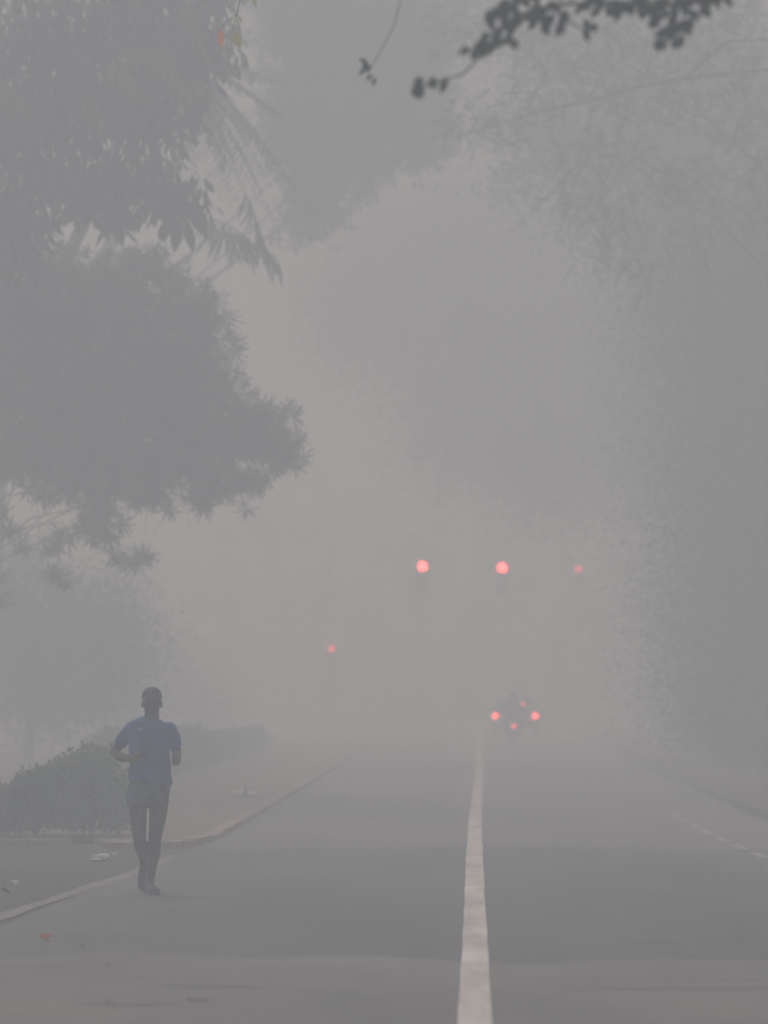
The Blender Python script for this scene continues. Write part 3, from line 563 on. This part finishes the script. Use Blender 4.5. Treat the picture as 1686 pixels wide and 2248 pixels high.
# --- hedges
def hedge(label, boxes, n, group):
    c = boxes[0]; t = thing('hedge', label, 'hedge', ((c[0] + c[1]) / 2, (c[2] + c[3]) / 2, 0), group=group)
    P = []
    for x0, x1, y0, y1, h in boxes:
        m = int(n * (x1 - x0) * (y1 - y0 + 1) / sum((b[1] - b[0]) * (b[3] - b[2] + 1) for b in boxes))
        q = rng.uniform(0, 1, (m, 3)); q[:, 2] = q[:, 2] ** .6; q[:, 1] = q[:, 1] ** 1.7
        x = x0 + q[:, 0] * (x1 - x0); y = y0 + q[:, 1] * (y1 - y0)
        top = h * (1 + .13 * np.sin(x * 2.1 + y) + .07 * np.sin(x * 5.3)) * np.clip(np.minimum((x - x0), (x1 - x)) / .5 + .55, 0, 1)
        P.append(np.stack([x + rng.normal(0, .05, m), y + rng.normal(0, .05, m), .1 + q[:, 2] * top], 1))
    P = np.concatenate(P); ln = rng.uniform(.055, .095, len(P))
    crown(t, 'foliage', leaves(P, rdir(len(P), .3), rdir(len(P), .5), ln, ln * .5, .1), M['leaf_hedge'])
    for x0, x1, y0, y1, h in boxes:
        for x in np.arange(x0 + .3, x1, .9): link('stem', tube_mesh('stem', bend((x, (y0 + y1) / 2, .05), (x + random.uniform(-.2, .2), (y0 + y1) / 2, h * .8), 4, .2), [.02, .018, .014, .008], 6), M['bark'], t, world=True)
    return t
hedge('rounded green hedge on the pavement left of and behind the runner', [(-12, -5.3, 70.6, 72.6, .68), (-5.3, -3.98, 71.3, 73.0, .86)], 48000, 'hedges by the left footpath')
hedge('low fading hedge along the footpath to the right of the runner', [(-7.0, -5.6, 112, 135, .8), (-6.6, -5.7, 135, 175, .6)], 48000, 'hedges by the left footpath')
hedge('dark low hedge along the footpath on the right side of the road', [(5.0, 6.6, 84, 170, 1.2)], 48000, 'hedge on the right')

# ------------------------------------------------------------------ the runner
RX, RY = -2.74, 53.1
run = thing('person', 'dark haired runner in a blue t-shirt and shorts jogging towards the viewer', 'person', (RX, RY, .008))
def limb_loft(bm, pts, rad, sides=14): tube(bm, pts, rad, sides); [ell(bm, p, (r if not isinstance(r, tuple) else max(r),) * 3, None, 12, 8) for p, r in ((pts[0], rad[0]), (pts[-1], rad[-1]))]
bm = bmesh.new()
# head, neck, ears, nose
ell(bm, (.012, -.015, 1.615), (.078, .098, .098)); ell(bm, (.012, -.045, 1.555), (.067, .070, .080)); ell(bm, (.012, -.062, 1.515), (.036, .040, .030))
for s in (-1, 1): ell(bm, (.012 + s * .079, .005, 1.572), (.011, .022, .030))
ell(bm, (.012, -.120, 1.568), (.014, .020, .024)); ell(bm, (.012, -.112, 1.592), (.009, .014, .026)); ell(bm, (.012, -.104, 1.618), (.052, .016, .012)); ell(bm, (.012, -.108, 1.532), (.024, .010, .010))
for s in (-1, 1): ell(bm, (.012 + s * .040, -.085, 1.567), (.026, .022, .022))
limb_loft(bm, [(.008, .02, 1.36), (.010, .012, 1.44), (.012, .002, 1.53)], [.070, .063, .062])
# torso
tube(bm, [(0, .02, 1.43), (0, .02, 1.40), (0, .01, 1.33), (-.005, .01, 1.22), (-.01, .01, 1.10), (-.01, .01, 1.0), (-.01, .01, .90), (-.01, .01, .85)],
     [(.08, .06), (.155, .085), (.172, .108), (.160, .110), (.142, .10), (.150, .105), (.16, .11), (.12, .09)], 24)
ARMS = {'l': [(-.165, .02, 1.355), (-.228, .065, 1.285), (-.306, .125, 1.178), (-.25, .02, 1.135), (-.145, -.125, 1.122)], 'r': [(.165, .02, 1.355), (.195, .06, 1.28), (.214, .115, 1.165), (.218, .02, 1.146), (.224, -.12, 1.122)]}
for k, a in ARMS.items():
    limb_loft(bm, a[:3], [.048, .046, .040]); limb_loft(bm, a[2:], [.040, .039, .028])
# fists: palm, four curled fingers of unequal length, thumb across
for k, c, sg in (('l', Vector((-.105, -.175, 1.13)), 1), ('r', Vector((.230, -.17, 1.112)), -1)):
    ell(bm, c, (.032, .044, .046)); limb_loft(bm, [ARMS[k][4], c], [.028, .030])
    for f in range(4):
        z = .034 - f * .022; L = (.030, .036, .033, .026)[f]
        limb_loft(bm, [c + Vector((-sg * .012, -.034, z)), c + Vector((sg * .008, -.034 - L * .6, z)), c + Vector((sg * .034, -.036, z - .004)), c + Vector((sg * .030, -.010, z - .004))], [.0115, .0105, .010, .009], 8)
    limb_loft(bm, [c + Vector((0, .012, .046)), c + Vector((sg * .020, -.022, .056)), c + Vector((sg * .036, -.046, .034))], [.013, .012, .010], 8)
# legs: support leg (image right), trailing leg folded back (image left)
limb_loft(bm, [(.075, .01, .90), (.068, -.02, .68), (.040, -.045, .46)], [.092, .076, .054]); limb_loft(bm, [(.040, -.045, .46), (.030, .012, .34), (.008, .01, .20), (-.003, .0, .10)], [.054, .056, .040, .034])
limb_loft(bm, [(-.092, .01, .90), (-.100, -.03, .68), (-.086, -.06, .445)], [.092, .074, .054]); limb_loft(bm, [(-.086, -.06, .445), (-.078, .06, .385), (-.074, .20, .315), (-.07, .30, .262)], [.054, .055, .042, .033])
limb_loft(bm, [(-.003, .0, .10), (.01, -.04, .055), (.026, -.14, .04)], [.036, .038, .034]); limb_loft(bm, [(-.07, .30, .262), (-.072, .345, .22), (-.076, .36, .13)], [.034, .036, .030])
link('body', evaluated(bm, .0085, 3), M['skin'], run)
for s in (-1, 1):
    bm = bmesh.new(); ell(bm, (.012 + s * .031, -.1005, 1.598), (.013, .008, .0075), None, 10, 8); link('eye', bm_mesh('eye', bm, True), M['eye'], run)
bm = bmesh.new(); ell(bm, (.012, -.1155, 1.5315), (.021, .006, .007), None, 10, 8); link('mouth', bm_mesh('mouth', bm, True), M['lips'], run)
# hair: short cap, higher on top
bm = bmesh.new(); ell(bm, (.012, .0, 1.640), (.0835, .103, .080), None, 24, 16)
for v in bm.verts:
    n = math.sin(v.co.x * 160) * math.sin(v.co.y * 130 + v.co.z * 90); v.co += (v.co - Vector((.012, 0, 1.64))) * .035 * n
    if v.co.z < 1.648 and v.co.y < -.02: v.co.z = 1.648 + (v.co.z - 1.648) * .05; v.co.y *= .9
    if v.co.z < 1.60: v.co.x = .012 + (v.co.x - .012) * .93; v.co.z = 1.60 + (v.co.z - 1.60) * .3
link('hair', bm_mesh('hair', bm, True), M['hair'], run)
# shirt: torso shell + sleeves, hem open by geometry of its own
bm = bmesh.new()
tube(bm, [(.008, .015, 1.464), (.004, .02, 1.444), (0, .02, 1.418), (0, .012, 1.35), (-.004, .01, 1.25), (-.006, .01, 1.13), (-.004, .012, 1.02), (-.004, .014, .935)],
     [(.070, .062), (.112, .078), (.180, .094), (.190, .118), (.176, .124), (.170, .118), (.176, .122), (.184, .128)], 28)
limb_loft(bm, [(-.153, .02, 1.362), (-.214, .06, 1.30), (-.252, .084, 1.252)], [.068, .061, .056]); limb_loft(bm, [(.153, .02, 1.362), (.191, .056, 1.295), (.202, .078, 1.25)], [.068, .060, .056])
tube(bm, [(.130, .0, 1.03), (.154, -.005, .95), (.172, -.01, .905)], [(.03, .08), (.032, .09), (.022, .085)], 12)
me = evaluated(bm, .011, 3)
co = np.empty(len(me.vertices) * 3, np.float32); me.vertices.foreach_get('co', co); co = co.reshape(-1, 3)
f = np.clip((1.40 - co[:, 2]) / .4, 0, 1)
wr = .009 * np.sin(co[:, 0] * 38 + co[:, 2] * 31) + .005 * np.sin(co[:, 0] * 17 - co[:, 2] * 42 + 1)
co[:, 1] += wr * f; co[:, 0] += .5 * wr * f; me.vertices.foreach_set('co', co.ravel()); me.update()
sh = link('t_shirt', me, M['shirt'], run)
def on_front(me, x, z):
    best = min((v.co for v in me.vertices if abs(v.co.x - x) < .012 and abs(v.co.z - z) < .012), key=lambda c: c.y); return best.y
def front_patch(name, x, z, w_, h_, m):
    y = on_front(me, x, z) - .004; return link(name, box_mesh(name, (x, y, z), (w_, .004, h_), .001, Matrix.Rotation(R(-6), 3, 'X').to_quaternion()), m, sh)
# two small white marks side by side, and a pale print on the other side of the chest
bx, bz = (585 - 665) / 977, (1905 - 568) / 977
for dx in (-.010, .010):
    y = on_front(me, bx + dx, bz) - .004; bm = bmesh.new()
    tube(bm, [(bx + dx + .0075 * math.cos(a), y, bz + .008 * math.sin(a)) for a in np.linspace(.9 if dx < 0 else -2.2, 2 * PI - .9 if dx < 0 else 2.2, 9)], .0022, 5)
    if dx > 0: box(bm, (bx + dx - .006, y, bz), (.003, .003, .017))
    link('chest_mark', bm_mesh('chest_mark', bm), M['badge'], sh)
front_patch('chest_print', (800 - 665) / 977, (1905 - 594) / 977, .046, .020, M['shirt_trim'])
# shorts
bm = bmesh.new()
tube(bm, [(-.006, .012, 1.0), (-.008, .012, .93), (-.012, .012, .86), (-.014, .012, .80)], [(.150, .108), (.166, .118), (.172, .122), (.165, .115)], 26)
limb_loft(bm, [(-.092, .01, .88), (-.104, -.005, .80), (-.108, -.015, .765)], [.096, .096, .094]); limb_loft(bm, [(.074, .01, .88), (.062, -.005, .80), (.060, -.012, .765)], [.096, .092, .088])
me2 = evaluated(bm, .011, 3)
co = np.empty(len(me2.vertices) * 3, np.float32); me2.vertices.foreach_get('co', co); co = co.reshape(-1, 3)
co[:, 2] = np.maximum(co[:, 2], .735); co[:, 1] += .006 * np.sin(co[:, 0] * 45 + co[:, 2] * 18); me2.vertices.foreach_set('co', co.ravel()); me2.update()
link('shorts', me2, M['shorts'], run)
def shoe(c, d, up, rz=0):
    """running shoe: heel at c, toe along d"""
    d, up = Vector(d).normalized(), Vector(up).normalized(); s = d.cross(up).normalized(); up = s.cross(d)
    Mx = Matrix((s, d, up)).transposed().to_4x4(); Mx.translation = Vector(c)
    bm = bmesh.new()
    secs = [(-.035, .030, .075, .0), (-.01, .036, .088, .0), (.04, .036, .085, .0), (.09, .040, .066, .0), (.15, .047, .048, .0), (.20, .046, .040, .004), (.235, .032, .028, .008), (.25, .012, .016, .010)]
    rings = []
    for y, wd, h, z0 in secs:
        rings.append([bm.verts.new((wd * math.cos(a), y, z0 + (h * max(0, math.sin(a)) ** .7 if math.sin(a) > 0 else .006 * math.sin(a)))) for a in np.linspace(0, 2 * PI, 15)[:-1]])
    for a, b in zip(rings, rings[1:]):
        for k in range(14): bm.faces.new((a[k], a[(k + 1) % 14], b[(k + 1) % 14], b[k]))
    bm.faces.new(rings[0][::-1]); bm.faces.new(rings[-1]); bmesh.ops.transform(bm, matrix=Mx, verts=bm.verts)
    sho = link('shoe', bm_mesh('shoe', bm, True), M['shoe'], run)
    bm = bmesh.new(); bm2 = [(wd * 1.06, y) for y, wd, h, z0 in secs]
    lo = [bm.verts.new((x * q, y, -.018 + z)) for q, seq in ((1, bm2), (-1, bm2[::-1])) for (x, y) in seq for z in (0,)]
    hi = [bm.verts.new((v.co.x, v.co.y, .006)) for v in lo]; n = len(lo); bm.faces.new(lo[::-1]); bm.faces.new(hi)
    for i in range(n): bm.faces.new((lo[i], lo[(i + 1) % n], hi[(i + 1) % n], hi[i]))
    bmesh.ops.transform(bm, matrix=Mx, verts=bm.verts); link('sole', bm_mesh('sole', bm), M['sole'], sho)
shoe((-.012, .035, .020), (.30, -1, .0), (0, 0, 1)); shoe((-.068, .335, .262), (-.04, .14, -1), (0, -1, -.1))

# ------------------------------------------------------------------ motorcycle and rider, about 126 m away
MY = 188.0; MX = at(1109, 1600, MY).x
mc = thing('motorcycle', 'motorcycle riding away on the right lane with its tail lamp lit', 'motorcycle', (MX, MY, .008))
def torus(c, r, t, name, m, parent):
    bm = bmesh.new(); n = 24; ps = [Vector((0, r * math.cos(2 * PI * k / n), r * math.sin(2 * PI * k / n))) + Vector(c) for k in range(n)]
    rings = []
    for k in range(n):
        o = (ps[k] - Vector(c)).normalized(); rings.append([bm.verts.new(ps[k] + o * t * math.cos(2 * PI * j / 10) + Vector((1, 0, 0)) * t * .9 * math.sin(2 * PI * j / 10)) for j in range(10)])
    for k in range(n):
        a, b = rings[k], rings[(k + 1) % n]
        for j in range(10): bm.faces.new((a[j], a[(j + 1) % 10], b[(j + 1) % 10], b[j]))
    return link(name, bm_mesh(name, bm, True), m, parent)
for y in (-.62, .66):
    wl = torus((0, y, .31), .255, .052, 'wheel', M['rubber'], mc)
    bm = bmesh.new(); cyl(bm, (-.05, y, .31), (.05, y, .31), .04)
    for k in range(8): a = k * PI / 4; cyl(bm, (0, y, .31), (0, y + .22 * math.cos(a), .31 + .22 * math.sin(a)), .012, sides=6)
    link('hub', bm_mesh('hub', bm), M['metal'], wl)
bm = bmesh.new(); tube(bm, [(0, -.95, .66), (0, -.82, .70), (0, -.62, .69), (0, -.4, .62)], [(.06, .02), (.075, .025), (.075, .025), (.07, .03)], 10); link('rear_mudguard', bm_mesh('rear_mudguard', bm, True), M['black'], mc)
link('seat', box_mesh('seat', (0, -.35, .79), (.26, .72, .09), .03), M['black'], mc)
bm = bmesh.new(); ell(bm, (0, .22, .85), (.15, .27, .13)); link('fuel_tank', bm_mesh('fuel_tank', bm, True), M['helmet'], mc)
bm = bmesh.new(); box(bm, (0, .1, .42), (.28, .38, .30), .04); box(bm, (0, .16, .62), (.2, .2, .18), .03); link('engine', bm_mesh('engine', bm), M['metal'], mc)
bm = bmesh.new(); [cyl(bm, a, b, .022) for a, b in (((0, -.62, .31), (0, -.2, .45)), ((0, -.7, .72), (0, .3, .75)), ((0, .3, .75), (0, .5, .85)), ((0, -.2, .45), (0, .3, .4)))]; link('frame', bm_mesh('frame', bm), M['black'], mc)
bm = bmesh.new(); [cyl(bm, (s * .09, .66, .31), (s * .09, .44, 1.0), .022) for s in (-1, 1)]; link('fork', bm_mesh('fork', bm), M['metal'], mc)
bm = bmesh.new(); tube(bm, [(-.37, .28, 1.02), (-.25, .36, 1.06), (0, .44, 1.02), (.25, .36, 1.06), (.37, .28, 1.02)], .014, 8); link('handlebar', bm_mesh('handlebar', bm, True), M['metal'], mc)
for s in (-1, 1):
    bm = bmesh.new(); cyl(bm, (s * .26, .36, 1.06), (s * .36, .36, 1.22), .007, sides=6); ell(bm, (s * .39, .35, 1.25), (.07, .02, .045), None, 10, 8); link('mirror', bm_mesh('mirror', bm, True), M['black'], mc)
    bm = bmesh.new(); ell(bm, (s * .14, -.9, .76), (.03, .025, .022), None, 10, 8); cyl(bm, (s * .05, -.9, .76), (s * .12, -.9, .76), .008, sides=6); link('indicator', bm_mesh('indicator', bm, True), M['plate'], mc)
bm = bmesh.new(); tube(bm, [(.16, .2, .3), (.17, -.3, .3), (.18, -.85, .42)], [.03, .045, .05], 12); link('exhaust', bm_mesh('exhaust', bm, True), M['chrome'], mc)
bm = bmesh.new(); ell(bm, (-.0, -.985, .645), (.075, .03, .042), None, 12, 8); link('tail_lamp', bm_mesh('tail_lamp', bm, True), M['tail'], mc)
link('number_plate', box_mesh('number_plate', (0, -.97, .80), (.2, .01, .12), .004), M['plate'], mc)
rd = thing('person', 'motorcycle rider in dark jacket and helmet seen from behind, dim in the smoke', 'person', (MX, MY, .008))
bm = bmesh.new()
tube(bm, [(0, -.30, .80), (0, -.28, .92), (0, -.22, 1.08), (0, -.16, 1.24), (0, -.13, 1.33), (0, -.12, 1.37)], [(.17, .13), (.165, .12), (.175, .12), (.20, .12), (.17, .09), (.07, .06)], 20)
limb_loft(bm, [(0, -.12, 1.34), (0, -.09, 1.45)], [.06, .055]); ell(bm, (0, -.07, 1.50), (.075, .09, .105))
for s in (-1, 1):
    limb_loft(bm, [(s * .19, -.14, 1.30), (s * .27, .02, 1.13)], [.065, .05]); limb_loft(bm, [(s * .27, .02, 1.13), (s * .33, .25, 1.03)], [.05, .035]); ell(bm, (s * .34, .29, 1.03), (.045, .05, .035))
    for fi in range(4): limb_loft(bm, [(s * (.31 + fi * .02), .29, 1.055), (s * (.31 + fi * .02), .335, 1.04), (s * (.31 + fi * .02), .315, 1.0)], [.010, .010, .009], 6)
    limb_loft(bm, [(s * .11, -.25, .86), (s * .22, .14, .76)], [.10, .07]); limb_loft(bm, [(s * .22, .14, .76), (s * .19, -.02, .38)], [.07, .045]); limb_loft(bm, [(s * .19, -.02, .36), (s * .2, .16, .33)], [.045, .035])
link('body', evaluated(bm, .014, 3), M['jacket'], rd)
bm = bmesh.new(); ell(bm, (0, -.075, 1.525), (.118, .145, .125), None, 20, 14); link('helmet', bm_mesh('helmet', bm, True), M['helmet'], rd)

# ------------------------------------------------------------------ hatchback further ahead with its brake lights on
CD = 222.0
cp = at(1112.5, 1546, CD); ca = thing('hatchback_car', 'small car ahead of the motorcycle with both brake lights glowing red', 'car', (cp.x, CD, .008))
SX = (1156.5 - 1069) / ppm(CD) / 2; LZ = at(1112, 1546, CD).z
bm = bmesh.new()
prof = [(-.0, .32), (-.02, .62), (.05, .86), (.10, .95), (.35, 1.42), (.60, 1.50), (1.8, 1.50), (2.15, 1.40), (2.75, .98), (3.5, .88), (3.68, .65), (3.7, .32)]
L_, R_ = [], []
for y, z in prof:
    hw = .80 if z < 1.0 else .80 - (z - 1.0) * .36
    L_.append(bm.verts.new((-hw, y, z))); R_.append(bm.verts.new((hw, y, z)))
n = len(prof); bm.faces.new(L_); bm.faces.new(R_[::-1])
for i in range(n): bm.faces.new((L_[i], R_[i], R_[(i + 1) % n], L_[(i + 1) % n]))
bmesh.ops.bevel(bm, geom=list(bm.edges), offset=.05, segments=2, affect='EDGES')
link('body', bm_mesh('body', bm, True), M['car_paint'], ca)
link('rear_window', box_mesh('rear_window', (0, .215, 1.21), (1.12, .02, .42), .008, Matrix.Rotation(R(-28), 3, 'X').to_quaternion()), M['glass'], ca)
for s in (-1, 1):
    link('side_window', box_mesh('side_window', (s * .735, 1.35, 1.2), (.02, 1.7, .36), .005, Matrix.Rotation(R(-s * 18), 3, 'Y').to_quaternion()), M['glass'], ca)
    bm = bmesh.new(); ell(bm, (s * SX, .0, LZ - .008), (.085, .05, .10), None, 16, 12); link('tail_light', bm_mesh('tail_light', bm, True), M['brake'], ca)
    for y in (.65, 3.0):
        wl = torus((s * .72, y, .29), .21, .08, 'wheel', M['rubber'], ca); bm = bmesh.new(); cyl(bm, (s * .66, y, .29), (s * .79, y, .29), .16); link('rim', bm_mesh('rim', bm), M['metal'], wl)
    bm = bmesh.new(); ell(bm, (s * .92, 2.35, 1.0), (.1, .05, .07), None, 10, 8); link('mirror', bm_mesh('mirror', bm, True), M['black'], ca)
link('bumper', box_mesh('bumper', (0, -.04, .45), (1.56, .14, .22), .05), M['black'], ca)
link('number_plate', box_mesh('number_plate', (0, -.035, .72), (.5, .02, .12), .004), M['kerb_white'], ca)
link('high_brake_light', box_mesh('high_brake_light', (0.19, .10, at(1119, 1521, CD).z), (.22, .06, .10), .01), M['brake_dim'], ca)

# ------------------------------------------------------------------ traffic signals at the junction
def signal_head(parent, loc, r, lamp, lit='red'):
    """three-lamp head facing the camera; red on top at loc"""
    x, y, z = loc; s = r / .15
    hd = link('signal_head', box_mesh('signal_head', (x, y + .11 * s, z - .36 * s), (.40 * s, .2 * s, 1.12 * s), .03 * s), M['black'], parent, world=True)
    for k in range(3):
        c = Vector((x, y, z - k * .36 * s)); bm = bmesh.new(); cyl(bm, c + Vector((0, .0, 0)), c + Vector((0, -.022, 0)), r, r * .92, 24)
        link('lens', bm_mesh('lens', bm), M[lamp] if k == 0 else M['signal_off'], hd, world=True)
        bm = bmesh.new(); n = 14; a0 = [c + Vector((r * 1.08 * math.cos(a), 0, r * 1.08 * math.sin(a))) for a in np.linspace(-.25, PI + .25, n)]
        v0 = [bm.verts.new(p) for p in a0]; v1 = [bm.verts.new(p + Vector((0, -.2 * s, 0))) for p in a0]; w0 = [bm.verts.new(c + (p - c) * 1.05) for p in a0]; w1 = [bm.verts.new(c + (p - c) * 1.05 + Vector((0, -.2 * s, 0))) for p in a0]
        for i in range(n - 1):
            bm.faces.new((v0[i], v0[i + 1], v1[i + 1], v1[i])); bm.faces.new((w0[i + 1], w0[i], w1[i], w1[i + 1])); bm.faces.new((v1[i], v1[i + 1], w1[i + 1], w1[i]))
        link('visor', bm_mesh('visor', bm), M['black'], hd, world=True)
    return hd
TD = 255.0
a, b = at(913, 1223, TD), at(1085, 1226, TD)
px = 9.2; ts = thing('traffic_signal', 'mast arm traffic signal over the road carrying two bright red lamps', 'traffic signal', (px, TD + .3, 0), group='traffic signals at the junction')
link('pole', tube_mesh('pole', [(px, TD + .3, 0), (px, TD + .3, 3.5), (px, TD + .3, a.z + .9)], [.11, .09, .07], 12), M['metal'], ts, world=True)
link('mast_arm', tube_mesh('mast_arm', [(px, TD + .3, a.z + .1), (4.2, TD + .3, a.z + .35), (a.x - .3, TD + .3, a.z + .4)], [.05, .04, .03], 10), M['metal'], ts, world=True)
signal_head(ts, a, .19, 'signal_red'); signal_head(ts, b, .18, 'signal_red')
T2 = 275.0; c = at(1249, 1230, T2); px = 9.9
ts = thing('traffic_signal', 'far traffic signal with one dim red lamp, right of the two bright ones', 'traffic signal', (px, T2 + .3, 0), group='traffic signals at the junction')
link('pole', tube_mesh('pole', [(px, T2 + .3, 0), (px, T2 + .3, c.z + .8)], [.1, .07], 12), M['metal'], ts, world=True)
link('mast_arm', tube_mesh('mast_arm', [(px, T2 + .3, c.z + .2), (c.x - .3, T2 + .3, c.z + .4)], [.04, .03], 10), M['metal'], ts, world=True)
signal_head(ts, c, .15, 'signal_dim')
c = at(716, 1401, T2); ts = thing('traffic_signal', 'low post mounted traffic signal with one faint red lamp on the left', 'traffic signal', (c.x, T2 + .3, 0), group='traffic signals at the junction')
link('pole', tube_mesh('pole', [(c.x, T2 + .3, 0), (c.x, T2 + .3, c.z + .4)], [.08, .06], 12), M['metal'], ts, world=True)
signal_head(ts, c, .15, 'signal_dim')

# ------------------------------------------------------------------ litter and small things
def flat_bit(name, label, cat, dx, dy, L, W, m, rz=0.0, curl=.25, z=.0135, group=None):
    g = ground(dx, dy); bm = bmesh.new(); n = 6; rows = []
    for i in range(n):
        t = i / (n - 1); wd = W * .5 * (math.sin(PI * min(max(t, .04), .96)) ** .6)
        zz = abs(2 * t - 1) ** 2 * L * curl; rows.append([bm.verts.new((L * (t - .5), s * wd, zz + (abs(s) * W * .12))) for s in (-1, 0, 1)])
    for p, q in zip(rows, rows[1:]):
        for j in range(2): bm.faces.new((p[j], p[j + 1], q[j + 1], q[j]))
    bmesh.ops.solidify(bm, geom=list(bm.faces), thickness=.002)
    o = link(name, bm_mesh(name, bm, True), M[m]); o.location = (g.x, g.y, z); tl = .12 if m == 'leaf_brown' else .55; o.rotation_euler = (tl, 0, rz); o.location.z += W * .42 * tl; return tag(o, label, cat, group)
flat_bit('fallen_leaf', 'curled orange leaf on the asphalt near the left edge, below the worn line', 'leaf', 97, 2034, .085, .07, 'leaf_orange', .3, .12)
flat_bit('fallen_leaf', 'dull brown leaf just below the orange leaf on the road', 'leaf', 101, 2043, .07, .05, 'leaf_pale', 1.2, .1)
flat_bit('twig', 'pale thin twig lying across the asphalt to the left of the runner\'s feet', 'twig', 164, 1997, .085, .03, 'leaf_pale', .1, .2)
flat_bit('twig', 'short pale twig beside the worn edge line at the far left', 'twig', 49, 2003, .05, .02, 'leaf_pale', .1, .2)
flat_bit('paper_scrap', 'small bright white scrap on the side road at the far left', 'litter', 30, 1914, .09, .06, 'scrap', .9, .2)
flat_bit('paper_scrap', 'bright white scrap beside the plastic bag, left of the runner\'s shins', 'litter', 246, 1851, .07, .06, 'scrap', .4, .2)
flat_bit('fallen_leaf', 'pale leaf on the road right of the runner\'s shoes', 'leaf', 372, 1970, .07, .03, 'leaf_pale', .2, .1)
flat_bit('fallen_leaf', 'large pale leaf lying on the road at the bottom left', 'leaf', 240, 2177, .085, .04, 'leaf_pale', .1, .15)
flat_bit('fallen_leaf', 'dark flattened leaf on the road at the bottom, nearest the viewer', 'leaf', 428, 2170, .12, .06, 'leaf_brown', .2, .08)
flat_bit('fallen_leaf', 'dark dry leaf on the road below the pale twig', 'leaf', 181, 2050, .06, .05, 'leaf_brown', .7, .2)
flat_bit('fallen_leaf', 'dark speck of a leaf on the side road under the white scrap', 'leaf', 18, 1935, .12, .12, 'leaf_brown', .7, .35)
flat_bit('fallen_leaf', 'pale leaf left of centre on the lower road, above the large pale one', 'leaf', 229, 2092, .05, .03, 'leaf_pale', .5, .2)
g = ground(219, 1862); bm = bmesh.new(); bmesh.ops.create_icosphere(bm, subdivisions=3, radius=1)
for v in bm.verts:
    q = v.co * 3.1; v.co *= 1 + .28 * math.sin(q.x * 2.3 + q.y) * math.cos(q.z * 1.9 + q.x); v.co = Vector((v.co.x * .10, v.co.y * .12, max(0, v.co.z * .05 + .02)))
o = link('plastic_bag', bm_mesh('plastic_bag', bm), M['leaf_pale']); o.location = (g.x, g.y, .006); o.rotation_euler = (0, 0, .6); tag(o, 'crumpled pale plastic bag lying on the side road left of the runner', 'litter')
for dx, lb, sz in ((515, 'white painted stone left of the thin stake on the footpath', .10), (545, 'white painted stone right of the thin stake on the footpath', .085)):
    g = at(dx, 1729, 98.0); bm = bmesh.new(); bmesh.ops.create_icosphere(bm, subdivisions=2, radius=1)
    for v in bm.verts: v.co = Vector((v.co.x * sz * (1 + .15 * math.sin(v.co.y * 4)), v.co.y * sz, v.co.z * sz * .6))
    o = link('painted_stone', bm_mesh('painted_stone', bm, True), M['stone_white']); o.location = (g.x, 98, .066 + sz * .45); tag(o, lb, 'stone', 'painted stones on the footpath')
g = at(529, 1740, 98.0); o = link('wooden_stake', tube_mesh('wooden_stake', [(0, 0, 0), (.01, 0, .10), (0, 0, .2)], [.018, .016, .012], 7), M['bark']); o.location = (g.x, 98, .06); tag(o, 'thin dark stake between two white stones on the footpath', 'stake')

# ------------------------------------------------------------------ the smoke: one closed box of even haze
bm = bmesh.new(); box(bm, (0, 290, 8.9), (900, 740, 19.8)); hz = link('haze', bm_mesh('haze', bm)); hz['kind'] = 'stuff'
m = bpy.data.materials.new('haze'); m.use_nodes = True; t = m.node_tree; t.nodes.clear()
pv = t.nodes.new('ShaderNodeVolumePrincipled'); pv.inputs['Color'].default_value = (0.79, 0.885, 0.995, 1); pv.inputs['Absorption Color'].default_value = (0.85, 0.78, 0.50, 1); pv.inputs['Density'].default_value = HAZE_DENSITY; pv.inputs['Anisotropy'].default_value = 0.2
ou = t.nodes.new('ShaderNodeOutputMaterial'); t.links.new(pv.outputs[0], ou.inputs['Volume']); hz.data.materials.append(m)
